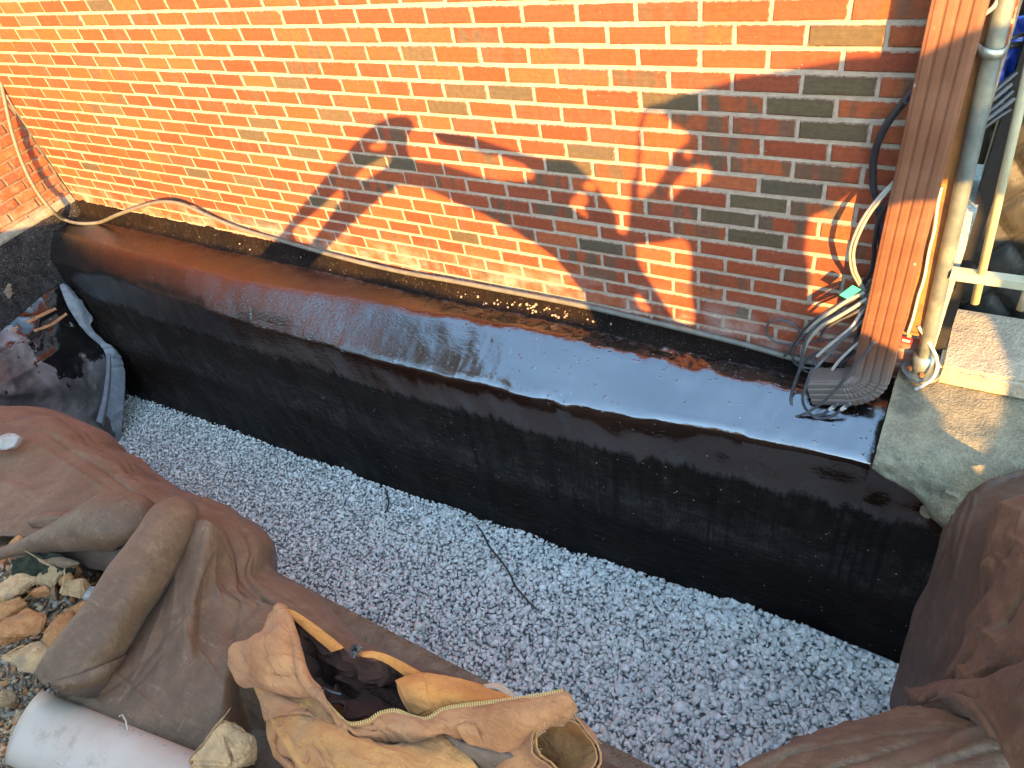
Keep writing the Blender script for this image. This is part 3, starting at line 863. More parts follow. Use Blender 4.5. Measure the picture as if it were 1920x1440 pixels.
W = scr([(1826, 62, -.015), (1826, 82, -.05), (1840, 98, -.082), (1862, 104, -.088), (1880, 102, -.075), (1889, 92, -.05)], n=26)
for i, w in enumerate(W):
    for dz in (-.012, .012): band.v.append(Vector(w)+Vector((0, 0, dz)))
for i in range(25): band.f.append([2*i, 2*i+2, 2*i+3, 2*i+1])
bo = band.build('strap', GALV, gp, True); md = bo.modifiers.new('t', 'SOLIDIFY'); md.thickness = .003
# railing
rl = thing('railing', 'pale cream painted railing with a flat rail and round balusters', 'railing', tuple(at(1790, 510, Y=-.04)))
ra, rb = Vector(at(1783, 512, Y=-.05)), Vector(at(1925, 531, Y=-.05)); rb.z = ra.z; rb = ra+(rb-ra).normalized()*1.2
MB().box((ra+rb)/2, (1.2, .036, .026), Matrix.Rotation(math.atan2(rb.y-ra.y, rb.x-ra.x), 3, 'Z')).build('rail', RAIL, rl)
for (x0_, y0_, x1_, y1_) in ((1905, 232, 1828, 568), (1935, 520, 1914, 580), (1990, 420, 1995, 600)):
    a, b = Vector(at(x0_, y0_, Y=-.05)), Vector(at(x1_, y1_, Y=-.05))
    if (x0_, y0_) == (1905, 232): a = a+(a-b).normalized()*.9
    MB().tube([a, b], .0118, 16).build('baluster', RAIL, rl, True)
# ---------------------------------------------------------------- cables
cables = []
def cable(pts, y, r, mat, label, cat='cable', g='cables gathered behind the downspout', n=None):
    W = scr(pts, y, n=n)
    o = MB().tube(W, r, 10).build('cable', mat, None, True)
    tag(o, label, cat, g); cables.append(o); return o, W
tc, W = cable([(1790, 60, -.02), (1755, 115, -.045), (1722, 158, -.06), (1696, 190, -.065), (1668, 225, -.065), (1648, 262, -.06), (1638, 300, -.055), (1637, 345, -.055), (1644, 380, -.06), (1650, 430, -.07), (1655, 500, -.075)], None, .0105, RUBBER, 'thick black cable bowing out left of the downspout, with a cable tie')
MB().tube([Vector(at(1697, 190, Y=-.066))+Vector((-.004, 0, .003)), Vector(at(1697, 190, Y=-.066))+Vector((.004, 0, -.003))], .0135, 12).build('cable_tie', RUBBER, tc)
MB().tube([at(1644, 381, Y=-.06), at(1646, 388, Y=-.06)], .0135, 12).build('tape_wrap', DGREY, tc)
MB().tube([at(1646, 388, Y=-.06), at(1656, 440, Y=-.07)], .0118, 12).build('sheath', simple('blue_black_sheath', (.02, .03, .05), (.04, .055, .08), 30, .4, .5, .1), tc)
cable([(1735, 290, -.04), (1700, 318, -.06), (1675, 342, -.085), (1650, 368, -.11), (1628, 395, -.12), (1610, 425, -.125), (1598, 455, -.125), (1594, 480, -.12), (1598, 508, -.11), (1608, 528, -.1), (1618, 545, -.09)], None, .0052, GREYC, 'grey cable hanging in a bow over the sunlit patch of wall')
cable([(1738, 294, -.045), (1702, 322, -.065), (1678, 345, -.09), (1654, 371, -.115), (1633, 397, -.125), (1616, 427, -.13), (1604, 456, -.13), (1600, 480, -.125), (1604, 508, -.115), (1613, 528, -.105), (1622, 545, -.09)], None, .0052, GREYC, 'second grey cable, running just right of the grey bow over the sunlit patch')
cable([(1690, 345, -.06), (1668, 375, -.07), (1648, 412, -.08), (1640, 450, -.085), (1638, 480, -.08), (1632, 510, -.08), (1612, 540, -.08), (1588, 570, -.08)], None, .0072, RUBBER, 'black cable falling in a slack curve beside the downspout above the green tag')
fan = [
 ([(1662, 480, -.06), (1640, 520, -.07), (1612, 545, -.09), (1580, 566, -.1), (1548, 585, -.1), (1517, 608, -.09), (1494, 634, -.08), (1482, 655, -.06), (1470, 668, -.04)], .0050, DGREY, 'dusty black cable arching lowest left across the brick to the tar'),
 ([(1660, 500, -.06), (1630, 540, -.08), (1600, 562, -.1), (1562, 588, -.11), (1528, 612, -.11), (1500, 638, -.1), (1487, 660, -.09), (1490, 680, -.08), (1512, 690, -.07), (1545, 690, -.06)], .0050, DGREY, 'dusty black cable curling under at the wall base beside the first arch'),
 ([(1655, 520, -.07), (1620, 560, -.1), (1580, 586, -.12), (1545, 603, -.13), (1520, 625, -.13), (1506, 655, -.13), (1500, 690, -.13), (1490, 720, -.14), (1483, 748, -.16), (1490, 768, -.18), (1512, 780, -.19), (1540, 778, -.19), (1556, 768, -.19)], .0062, DGREY, 'dusty black cable dropping past the elbow outlet and looping back under it'),
 ([(1650, 560, -.09), (1610, 610, -.13), (1575, 640, -.15), (1550, 668, -.17), (1530, 690, -.2), (1512, 720, -.22), (1505, 748, -.22), (1512, 768, -.21), (1530, 783, -.2), (1556, 782, -.2), (1578, 768, -.2)], .0055, DGREY, 'dusty black cable crossing the elbow outlet and ending in a bright plug'),
 ([(1640, 640, -.19), (1612, 676, -.2), (1585, 710, -.21), (1556, 742, -.21), (1528, 765, -.21), (1500, 779, -.21), (1470, 785, -.2)], .0050, DGREY, 'dusty black cable running down across the crimped elbow to the tar'),
 ([(1645, 610, -.07), (1600, 628, -.06), (1560, 636, -.05), (1520, 642, -.045), (1480, 645, -.04), (1452, 640, -.035), (1438, 625, -.03), (1440, 608, -.03), (1458, 600, -.03), (1485, 606, -.03), (1500, 622, -.03), (1508, 640, -.03)], .0040, DGREY, 'thin black cable making a wide round loop on the lowest bricks'),
 ([(1648, 625, -.07), (1610, 655, -.08), (1570, 668, -.08), (1540, 662, -.07), (1525, 672, -.07), (1535, 690, -.08), (1560, 690, -.08), (1590, 672, -.09), (1632, 640, -.09)], .0045, DGREY, 'black cable wound in a small tangle at the wall base right of the wide loop'),
 ([(1644, 585, -.08), (1605, 640, -.09), (1580, 665, -.09), (1560, 690, -.08), (1530, 700, -.07), (1505, 692, -.07), (1515, 672, -.06), (1545, 655, -.05)], .0045, DGREY, 'black cable curving through the tangle behind the elbow'),
 ([(1668, 440, -.06), (1655, 480, -.07), (1645, 520, -.08), (1632, 560, -.08), (1618, 600, -.08), (1600, 650, -.08), (1572, 700, -.08)], .0065, RUBBER, 'black cable hugging the left edge of the downspout down to the elbow'),
 ([(1672, 400, -.07), (1660, 450, -.075), (1652, 500, -.08), (1640, 545, -.085), (1632, 590, -.085), (1622, 640, -.085), (1600, 690, -.08)], .0060, RUBBER, 'black cable pressed against the downspout, next to the one hugging its left edge'),
 ([(1650, 545, -.1), (1620, 575, -.12), (1596, 590, -.13), (1570, 602, -.13), (1545, 620, -.12), (1535, 640, -.1)], .0052, DGREY, 'short black cable end behind the pale pair below the green tag')]
cab_objs = []
for pts, r, mat, lab in fan:
    cab_objs.append(cable(pts, None, r, mat, lab))
for k, lab in ((2, ''), (3, ''), (4, '')):
    o, W = cab_objs[k]
    e0, e1 = Vector(W[-1]), Vector(W[-1])+(Vector(W[-1])-Vector(W[-4])).normalized()*.045
    MB().tube([e0, e0+(e1-e0)*.45], .0075, 10).build('plug', WHITEC, o); MB().tube([e0+(e1-e0)*.45, e1], .0058, 6).build('plug_tip', GALV, o)
cable([(1622, 548, -.1), (1590, 563, -.12), (1560, 583, -.13), (1532, 603, -.13), (1512, 622, -.12)], None, .0062, GREYC, 'pale grey cable below the green tag, upper of the pale pair', g='pale cables below the green tag')
cable([(1626, 560, -.11), (1598, 578, -.13), (1566, 597, -.14), (1540, 612, -.14), (1515, 640, -.13), (1503, 668, -.12)], None, .0062, GREYC, 'pale grey cable below the green tag, lower of the pale pair', g='pale cables below the green tag')
cable([(1630, 560, -.1), (1615, 585, -.11), (1598, 612, -.12), (1575, 632, -.12), (1550, 652, -.11), (1532, 668, -.1)], None, .0060, WHITEC, 'whitish cable slanting down left of the downspout to the tangle', g='pale cables below the green tag')
cable([(1612, 640, -.09), (1590, 660, -.1), (1572, 678, -.1), (1560, 694, -.1)], None, .0055, WHITEC, 'short whitish cable running down behind the elbow', g='pale cables below the green tag')
# bundle coming in from the right, behind pole and downspout
bund = [
 ([(1990, 88), (1920, 84), (1880, 88), (1830, 102), (1790, 118), (1740, 140)], .0085, RUBBER, 'thick black cable highest of the bundle crossing behind the pole strap'),
 ([(1990, 55), (1930, 62), (1895, 72), (1850, 88), (1800, 108), (1750, 128)], .0050, RUBBER, 'thin black cable just above the thick one behind the pole strap'),
 ([(1990, 70), (1940, 110), (1895, 145), (1850, 182), (1815, 208), (1785, 235), (1750, 270)], .0072, RUBBER, 'black cable of the slanting bundle, uppermost where it passes the pole'),
 ([(1990, 88), (1940, 124), (1898, 156), (1855, 192), (1818, 220), (1788, 246), (1750, 282)], .0072, DGREY, 'dusty black cable second from the top of the slanting bundle'),
 ([(1990, 105), (1945, 138), (1902, 168), (1860, 204), (1822, 230), (1790, 256), (1750, 294)], .0070, RUBBER, 'black cable in the middle of the slanting bundle right of the pole'),
 ([(1990, 128), (1945, 150), (1905, 182), (1865, 213), (1830, 238), (1792, 268), (1748, 306)], .0070, DGREY, 'dusty black cable second from the bottom of the slanting bundle'),
 ([(1990, 140), (1948, 165), (1908, 196), (1868, 222), (1832, 250), (1794, 282), (1760, 312), (1720, 350)], .0066, RUBBER, 'black cable lowest of the slanting bundle, dropping toward the rusty post'),
 ([(1880, 90), (1850, 100), (1810, 125), (1780, 150), (1740, 170)], .0048, RUBBER, 'thin black cable emerging between strap and downspout'),
]
for k, (pts, r, mat, lab) in enumerate(bund):
    cable([(p[0], p[1], -.005-.004*(k % 3)) if p[0] < 1840 else (p[0], p[1], -.005-.004*(k % 3)+.10*min(1, (p[0]-1840)/80)) for p in pts], None, r, mat, lab, g='black cables slanting in from the right')
cable([(1878, -20, -.06), (1865, 10, -.07), (1842, 30, -.07), (1830, 48, -.06), (1826, 66, -.04), (1822, 120, -.03)], None, .0055, GREYC, 'yellowish grey cord looping down from the top beside the pole strap', g=None)
cable([(1765, 352, -.045), (1758, 385, -.045), (1752, 430, -.045), (1742, 470, -.04), (1733, 520, -.04), (1722, 555, -.04), (1712, 595, -.04), (1702, 625, -.04)], None, .0048, WHITEC, 'whitish cable running down between downspout and rusty post', g=None)
cable([(1722, 612, -.03), (1740, 640, -.05), (1755, 668, -.07), (1757, 690, -.09), (1748, 710, -.1), (1732, 722, -.11), (1716, 730, -.11)], None, .0055, WHITEC, 'short white cable wrapped around the pole foot, its end lying on the block', g=None)
tagm = simple('green_plastic', (.03, .50, .28), (.05, .6, .35), 20, .35, .5, 0)
g_ = at(1594, 548, Y=-.125)
tag(MB().box(g_, (.056, .002, .034), Matrix.Rotation(-.95, 3, 'Y') @ Matrix.Rotation(.3, 3, 'X')).build('cable_tag', tagm), 'mint green plastic tag on the pale cables', 'tag')
rt = thing('cable_tag', 'small red plastic tag with a white label by the pole foot', 'tag', tuple(at(1698, 638, Y=-.02)))
Rm = Matrix.Rotation(.08, 3, 'Y')
MB().box(at(1698, 638, Y=-.03), (.040, .008, .020), Rm).build('body', simple('red_plastic', (.55, .02, .02), (.65, .03, .03), 20, .35, .5, 0), rt)
MB().box(at(1699, 639, Y=-.0362), (.024, .002, .009), Rm).build('paper_label', WHITEC, rt)
# ---------------------------------------------------------------- hose along the wall foot
hp = [(-8, 118, 'X', -3.36), (4, 165, 'X', -3.355), (22, 245, 'X', -3.345), (44, 310, 'X', -3.335), (70, 360, 'X', -3.32), (98, 395, 'X', -3.29), (122, 412, 'z', -.06), (150, 419, 'z', -.078), (185, 417, 'z', -.080), (222, 402, 'Y', -.115), (262, 388, 'Y', -.09), (296, 379.5, 'Y', -.075), (325, 379.5, 'Y', -.062), (355, 388, 'Y', -.048), (392, 405, 'Y', -.036), (432, 422, 'Y', -.028), (480, 438, 'Y', -.024), (530, 452, 'Y', -.024), (600, 472, 'Y', -.026), (680, 493, 'Y', -.03), (760, 511, 'Y', -.03), (850, 527, 'Y', -.03), (950, 546, 'Y', -.03), (1030, 561, 'Y', -.03), (1110, 577, 'Y', -.03), (1200, 598, 'Y', -.03), (1300, 622, 'Y', -.03), (1400, 647, 'Y', -.03), (1485, 671, 'Y', -.035), (1540, 682, 'Y', -.04)]
W = crom([at(a, b, **{c: d}) for a, b, c, d in hp], 260)
tag(MB().tube(W, .0115, 12).build('hose', HOSE, None, True), 'weathered grey hose hanging down the corner and lying along the foot of the brick wall', 'hose')

# ================================================================ digger read from its shadow, slabs cut to the shadow's outline, behind the viewer
def wallp(x, y): p = at(x, y, Y=0); return (p[0], p[2])
sun_v = np.array(SUN)
YEL = simple('digger_yellow_paint', (.55, .30, .02), (.62, .36, .03), 12, .4, .5, .05)
exc = thing('excavator', 'yellow excavator with raised arm behind the viewer, unseen, cut to its shadow outline', 'excavator', (4.2, -4.4, .24))
from mathutils.geometry import tessellate_polygon
def slabshape(name, outer, holes, t0, t1, mat=YEL, inw=False):
    loops = [[Vector((*(q if inw else wallp(*q)), 0)) for q in lp] for lp in [outer]+list(holes)]
    tri = tessellate_polygon(loops); flat = [v for l in loops for v in l]; n = len(flat)
    V = [np.array((v.x, 0, v.y))+sun_v*t0 for v in flat]+[np.array((v.x, 0, v.y))+sun_v*t1 for v in flat]
    F = [list(t) for t in tri]+[[i+n for i in t][::-1] for t in tri]
    b = 0
    for l in loops:
        k = len(l)
        for i in range(k): F.append([b+i, b+(i+1) % k, b+(i+1) % k+n, b+i+n])
        b += k
    return link(name, mesh(name, V, F), mat, exc)
def sm(pts, n=4):
    P = np.array(pts+[pts[0]], float); return [tuple(q) for q in crom(P, n*len(pts))[:-1]]
E1 = sm([(692, 277), (705, 268), (722, 267), (721, 278), (705, 282)])
E2 = sm([(667, 330), (680, 318), (700, 305), (718, 296), (733, 295), (731, 305), (715, 318), (695, 330), (685, 336), (668, 334)])
SLOT = [(639, 354), (620, 370), (601, 390), (548, 433), (556, 452), (581, 457), (610, 418), (644, 368)]
arm = [(529, 435), (562, 390), (620, 318), (668, 265), (701, 234), (730, 219), (763, 217), (775, 229), (778, 242),
       (766, 253), (763, 275), (768, 294), (787, 303), (835, 308), (840, 372), (826, 366), (800, 356), (778, 350), (749, 348), (716, 368), (663, 418), (613, 467), (560, 520), (470, 500)]
slabshape('dipper_arm', arm, [E1, E2, SLOT], 3.0, 3.12)
G = [(778, 243), (807, 248), (831, 270), (859, 275), (907, 289), (936, 294), (979, 308), (1003, 327), (998, 334), (974, 339), (931, 337), (893, 327), (835, 308)]
F1 = sm([(1095, 345), (1107, 340), (1117, 350), (1113, 358), (1098, 355)])
F2 = sm([(1070, 378), (1085, 362), (1100, 368), (1101, 380), (1093, 388), (1103, 405), (1097, 407), (1082, 395), (1070, 386)])
boom = [(778, 241.5), (826, 247), (883, 255), (960, 281), (1022, 298), (1070, 300), (1104, 330), (1123, 352), (1137, 373), (1150, 392), (1156, 407), (1158, 434), (1167, 440), (1172, 470), (1140, 620), (1099, 557), (1070, 519), (1041, 485), (1003, 457), (955, 428), (912, 404), (864, 385), (834, 370), (834, 308.5),
        (893, 327.5), (931, 337.5), (974, 339.5), (998, 334.5), (1003, 327), (979, 307.5), (936, 293.5), (907, 288.5), (859, 274.5), (831, 269.5), (807, 247.5)]
slabshape('boom', boom, [F1, F2], 3.05, 3.25)
A_ = sm([(1213, 212), (1238, 210), (1255, 228), (1290, 252), (1288, 265), (1265, 285), (1258, 300), (1245, 320), (1230, 345), (1215, 365), (1200, 371), (1199, 340), (1203, 300), (1206, 240)], 3)
B_ = sm([(1292, 318), (1305, 310), (1330, 312), (1333, 325), (1325, 340), (1308, 348), (1285, 350), (1270, 360), (1260, 373), (1256, 365), (1262, 350), (1275, 333)], 3)
D_ = sm([(1195, 458), (1240, 455), (1275, 448), (1288, 456), (1295, 480), (1294, 510), (1293, 540), (1298, 570), (1300, 606), (1272, 604), (1250, 575), (1225, 535), (1205, 505), (1196, 485)], 3)
E_ = sm([(1192, 555), (1198, 552), (1208, 565), (1219, 583), (1205, 581), (1195, 568)])
A2 = sm([(1281, 287), (1292, 284), (1297, 292), (1290, 298)])
def wx(X, Z): return (X, Z)
body = [wallp(*q) for q in [(1167, 441), (1175, 437), (1178, 415), (1180, 373), (1181, 344), (1191, 327), (1194, 290), (1196, 250), (1199, 225), (1207, 203), (1222, 195), (1247, 192), (1262, 182), (1285, 175), (1325, 165), (1383, 146), (1450, 134), (1500, 124), (1560, 114), (1600, 107), (1645, 104)]]
body += [(1.66, 1.10), (1.72, 1.135), (1.85, 1.145), (2.0, 1.15), (2.25, 1.16), (3.3, 1.16), (3.3, -.75), (.9, -.75), (.60, .02)]
holes = [[wallp(*q) for q in h] for h in (A_, B_, D_, E_, A2)]
J = [wallp(*q) for q in [(1601, 362), (1560, 390), (1523, 406), (1517, 423), (1511, 467), (1517, 498), (1519, 530), (1515, 575), (1521, 584), (1580, 584)]]
def onto(p): p = np.asarray(p); q = p-sun_v*(-p[1]/1.0)*-1 if False else p+sun_v*(p[1]/1.0); return (q[0], q[2])
Jall = J+[(1.66, .165), (1.70, .155), (1.75, .13), (1.84, .10), (1.86, .03), (1.875, -.045), (1.884, -.066), (1.90, -.084), (1.862, -.106), (1.873, -.137), (1.913, -.188), (1.94, -.129), (1.997, -.1), (2.066, -.077), (2.148, -.034),
        (2.138, .046), (2.195, .091), (2.234, .135), (2.266, .169), (2.14, .166), (1.97, .17), (1.955, .28), (2.004, .30), (2.0, .60), (1.96, .69), (1.86, .735), (1.75, .69), (1.66, .675)]
SUN_GAP = [(2.21, .86), (2.212, .743), (2.226, .592), (2.247, .455), (2.9, .455), (2.9, .86)]
slabshape('machine_body', body, holes+[Jall, SUN_GAP], 3.35, 3.50, inw=True)  # slab filling the wide wall shadow, holes placed to let sun patches through
for k in range(2):
    MB().box((4.3, -4.15-1.1*k, .54), (2.6, .38, .60)).build('track', RUBBER, exc)
# added soil heap, unseen, keeps sun off the foreground; its dip lights the block
V, F = [], []
gx = np.linspace(-12, 12, 90); gy = np.linspace(-7.5, -3.6, 26)
for x in gx:
    for y in gy:
        f = (y+7.5)/3.9; h = math.sin(min(1, f*1.25)*math.pi/2) if f < .8 else math.cos((f-.8)/.2*math.pi/2)
        V.append((x, y, .1+max(0, h)*(1.36+.03*fbm(Vector((x, y, 0)), .8, 3)-.22*math.exp(-((x-4.75)/.45)**4))))
for i in range(len(gx)-1):
    for j in range(len(gy)-1): F.append([i*26+j, (i+1)*26+j, (i+1)*26+j+1, i*26+j+1])
tag(link('shade_heap', mesh('shade_heap', V, F), SOIL, None, True), 'unseen long heap of soil added behind the viewer to shade the foreground', 'soil heap')
# trees beyond the wing wall, seen only as reflections in the wet tar
LEAF = simple('olive_leaves', (.12, .085, .015), (.26, .17, .03), 2.5, .7, .3, 0)
BARK = simple('grey_bark', (.10, .08, .06), (.17, .14, .11), 8, .9, .2, .5, 20, .03)
def tree(loc, h, rad, seed, lab):
    r = random.Random(seed); t = thing('tree', lab, 'tree', loc, 'trees beyond the wing wall')
    L = Vector(loc)
    mb = MB().tube([L, L+Vector((.1, .05, h*.35)), L+Vector((0, .1, h*.7)), L+Vector((.05, 0, h*.95))], [.22, .16, .09, .03], 10)
    for k in range(9):
        z = h*(.35+.055*k); a = k*2.4
        s = L+Vector((.05, .05, z)); e = s+Vector((math.cos(a), math.sin(a), .55))*rad*.8
        mb.tube([s, (s+e)/2+Vector((0, 0, .1)), e], [.06, .04, .015], 6)
    mb.build('trunk', BARK, t, True)
    V, F = [], []
    cl = [(L+Vector((r.gauss(0, .45)*rad, r.gauss(0, .45)*rad, h*r.uniform(.42, 1.0)))) for k in range(46)]
    for k in range(9000):
        c = r.choice(cl); p = c+Vector((r.gauss(0, .30), r.gauss(0, .30), r.gauss(0, .24)))
        u = Vector((r.gauss(0, 1), r.gauss(0, 1), r.gauss(0, .6))).normalized(); w = u.cross(Vector((r.gauss(0, 1), r.gauss(0, 1), r.gauss(0, 1)))).normalized()
        s = r.uniform(.07, .14); b = len(V)
        V += [p-u*s, p+w*s*.5, p+u*s, p-w*s*.5]; F.append([b, b+1, b+2, b+3])
    link('crown', mesh('crown', V, F), LEAF, t)
tree((-7.2, -.5, -.1), 7.6, 2.5, 1, 'olive-green tree beyond the wing wall, out of the picture, nearest the house')
tree((-7.2, -4.0, -.1), 8.8, 2.8, 2, 'olive-green tree beyond the wing wall, out of the picture, farther from the house')

# added houses behind the viewer, unseen, closing off low sky to deepen wall shade
def blocker_house(x0, x1, y0, y1, h, lab):
    t = thing('house', lab, 'house', ((x0+x1)/2, (y0+y1)/2, 0), 'added houses behind the viewer')
    wm = simple('weathered_grey_siding', (.13, .115, .095), (.18, .16, .13), 3, .8, .2, .2)
    MB().box(((x0+x1)/2, (y0+y1)/2, h/2-.1), (x1-x0, y1-y0, h)).build('wall', wm, t)
    mb = MB(); c = (y0+y1)/2; e = .4
    mb.v += [Vector(v) for v in ((x0-e, y0-e, h-.25), (x1+e, y0-e, h-.25), (x1+e, c, h+1.7), (x0-e, c, h+1.7), (x0-e, y1+e, h-.25), (x1+e, y1+e, h-.25))]
    mb.f += [[0, 1, 2, 3], [3, 2, 5, 4], [0, 3, 4], [1, 5, 2], [0, 4, 5, 1]]
    mb.build('roof', simple('dark_shingle', (.03, .03, .03), (.06, .055, .05), 6, .9, .2, .4), t)
    gm = simple('window_glass', (.02, .025, .03), (.03, .035, .04), 1, .08, .5, 0)
    n = int((x1-x0)/2.6)
    for k in range(n):
        for zz in (1.6, 4.2):
            if zz+1 > h: continue
            w = MB().box((x0+(k+.5)*(x1-x0)/n, y1+.02, zz), (1.1, .08, 1.4)).build('window', RAIL, t)
            g = MB().box((x0+(k+.5)*(x1-x0)/n, y1+.055, zz), (.96, .03, 1.24)).build('pane', gm, w)
blocker_house(-17, .2, -15, -9.2, 6.0, 'grey sided house added behind the viewer to block low sky, out of the picture, on the wing wall side')
blocker_house(12.6, 22, -13, -7.0, 6.0, 'grey sided house added behind the viewer to block low sky, out of the picture, on the step side')
# ================================================================ fabrics over the trench sides
ft = thing('geotextile', 'brown filter fabric on the near bank, its edge rolled and gathered beside the rubble', 'filter fabric')
B1 = [
 [(-80, 800, -.6), (100, 815, -.6), (200, 850, -.6), (240, 885, -.6), (330, 945, -.6), (430, 990, -.6), (508, 1060, -.6), (518, 1100, -.6), (590, 1150, -.6), (655, 1225, -.6), (770, 1300, -.6), (900, 1360, -.6)],
 [(-80, 755, .0), (110, 776, -.1), (200, 818, -.1), (236, 853, -.1), (320, 912, -.05), (425, 957, .0), (508, 1018, .03), (513, 1072, .05), (590, 1120, .08), (662, 1195, .12), (790, 1262, .18), (960, 1330, .2)],
 [(-80, 782, .08), (80, 785, .06), (150, 816, .05), (226, 858, .05), (305, 912, .10), (400, 960, .16), (476, 1026, .2), (480, 1078, .2), (560, 1146, .23), (640, 1214, .26), (760, 1290, .29), (940, 1350, .29)],
 [(-80, 840, .13), (80, 845, .13), (155, 868, .15), (225, 895, .17), (295, 938, .2), (375, 980, .23), (440, 1045, .245), (450, 1100, .25), (530, 1170, .265), (610, 1245, .285), (740, 1330, .3), (920, 1390, .3)],
 [(-80, 925, .17), (60, 925, .18), (150, 928, .2), (220, 948, .21), (270, 995, .23), (340, 1045, .245), (410, 1095, .25), (430, 1140, .25), (500, 1220, .26), (590, 1300, .28), (720, 1380, .3), (900, 1440, .3)],
 [(-80, 1010, .19), (40, 1010, .2), (120, 1018, .21), (180, 1024, .22), (230, 1062, .23), (300, 1115, .235), (380, 1150, .235), (410, 1190, .24), (480, 1270, .25), (570, 1350, .27), (700, 1430, .28), (880, 1490, .28)],
]
sheet('bank_cover', B1, FAB, ft, 240, 110, .016, 3.2, .005, 6, stretch=(1, .6, 1), cr=(44, .012, .018, -.6, .6, 3))
C = [
 [(325, 1030, .27), (358, 985, .345), (388, 975, .385), (412, 1000, .34), (424, 1040, .275), (440, 1082, .265)],
 [(290, 1090, .285), (330, 1060, .315), (374, 1058, .37), (393, 1073, .335), (408, 1092, .295), (450, 1112, .285)],
 [(245, 1150, .295), (300, 1130, .31), (357, 1140, .36), (376, 1150, .325), (425, 1128, .305), (528, 1147, .30)],
 [(205, 1210, .30), (270, 1200, .315), (347, 1206, .358), (374, 1215, .328), (425, 1192, .325), (528, 1192, .325)],
 [(150, 1280, .305), (240, 1270, .325), (332, 1262, .345), (400, 1262, .34), (443, 1235, .35), (545, 1260, .33)],
 [(95, 1310, .295), (220, 1320, .325), (325, 1315, .33), (412, 1305, .335), (452, 1280, .30), (560, 1330, .26)],
 [(60, 1345, .28), (220, 1372, .31), (330, 1378, .305), (420, 1360, .30), (472, 1360, .22), (575, 1400, .22)],
 [(60, 1400, .26), (240, 1440, .285), (362, 1450, .275), (442, 1440, .25), (505, 1450, .20), (605, 1480, .22)],
 [(60, 1500, .26), (240, 1520, .285), (362, 1530, .275), (442, 1530, .25), (505, 1530, .20), (605, 1540, .22)],
]
sheet('front_sheet', C, FAB, ft, 170, 170, .008, 5, .003, 7, cr=(26, .008, .014, .6, 2.2, 5))
def bent_tube(name, P, R, mat, parent, n=28, seg=70, amp=.004, open_end=True, flat=1.0, cut=0):
    W = crom([np.append(at(x, y, z=z), r) for (x, y, z), r in zip(P, R)], seg)
    mb = MB().tube(W[:, :3], W[:, 3], n, cap=False)
    for i, v in enumerate(mb.v):
        c = Vector(W[i//n][:3]); d = (v-c)
        v2 = c+d*(1+amp/.08*fbm(v, 7, 3)*2.2)
        if flat != 1: v2.z = c.z+(v2.z-c.z)*flat
        mb.v[i] = v2
    if cut:
        ax = (Vector(W[-1][:3])-Vector(W[-4][:3])).normalized()
        for i in range((seg-1)*n, seg*n):
            d = (mb.v[i]-Vector(W[-1][:3])).normalized()
            mb.v[i] = mb.v[i]-ax*cut*max(0, .5+d.dot(Vector((.75, .25, -.6))))
    o = mb.build(name, mat, parent, True)
    md = o.modifiers.new('thickness', 'SOLIDIFY'); md.thickness = .004
    return o
bent_tube('rolled_edge', [(352, 958, .25), (345, 962, .30), (332, 972, .352), (318, 988, .375), (290, 1035, .38), (232, 1122, .382), (182, 1200, .375), (150, 1250, .36), (128, 1285, .345)],
          [.012, .045, .066, .072, .076, .079, .079, .080, .082], FAB, ft, cut=.075)
bent_tube('gathered_fold', [(-40, 1046, .285), (0, 1038, .29), (40, 1026, .30), (85, 1012, .315), (130, 998, .33), (172, 985, .345), (212, 976, .352), (250, 980, .335), (278, 1000, .29), (290, 1020, .25)],
          [.020, .022, .026, .042, .062, .084, .096, .086, .050, .02], FAB, ft, flat=.85)
sheet('flap_fold', [[(45, 972, .25), (90, 962, .26), (140, 962, .27)], [(52, 980, .28), (95, 970, .29), (150, 968, .3)], [(62, 990, .26), (105, 990, .27), (160, 985, .28)]], FAB, ft, 24, 16, .004)
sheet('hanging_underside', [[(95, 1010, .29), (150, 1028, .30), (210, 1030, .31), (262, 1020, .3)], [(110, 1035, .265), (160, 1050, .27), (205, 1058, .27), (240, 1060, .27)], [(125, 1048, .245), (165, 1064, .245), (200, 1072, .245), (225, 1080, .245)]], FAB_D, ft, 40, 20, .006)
# far end of the trench: fabric splashed with tar
fe = thing('geotextile', 'grey-faced filter fabric splashed with black tar, hanging over the far left trench end', 'filter fabric')
A = [
 [(-60, 668, -3.34), (0, 622, -3.34), (40, 588, -3.34), (83, 551, -3.34), (116, 534, -3.345)],
 [(-60, 690, -3.25), (0, 650, -3.27), (45, 625, -3.27), (95, 590, -3.28), (138, 580, -3.29)],
 [(-60, 720, -3.10), (0, 695, -3.14), (60, 676, -3.18), (125, 645, -3.2), (178, 640, -3.20)],
 [(-60, 742, -2.98), (0, 735, -3.02), (75, 728, -3.06), (150, 715, -3.1), (208, 695, -3.10)],
 [(-60, 760, -3.0), (0, 752, -3.04), (80, 757, -3.08), (150, 768, -3.06), (212, 760, -3.04)],
 [(-60, 800, -2.98), (20, 800, -3.0), (90, 806, -3.0), (160, 810, -2.98), (214, 815, -2.96)],
 [(-60, 850, -2.9), (20, 850, -2.9), (90, 850, -2.9), (160, 850, -2.9), (214, 850, -2.88)]]
sheet('end_cover', A, FAB_T, fe, 130, 130, .012, 4, .004, 9, mode='X', cr=(16, .022, .03, -.4, .7, 9))
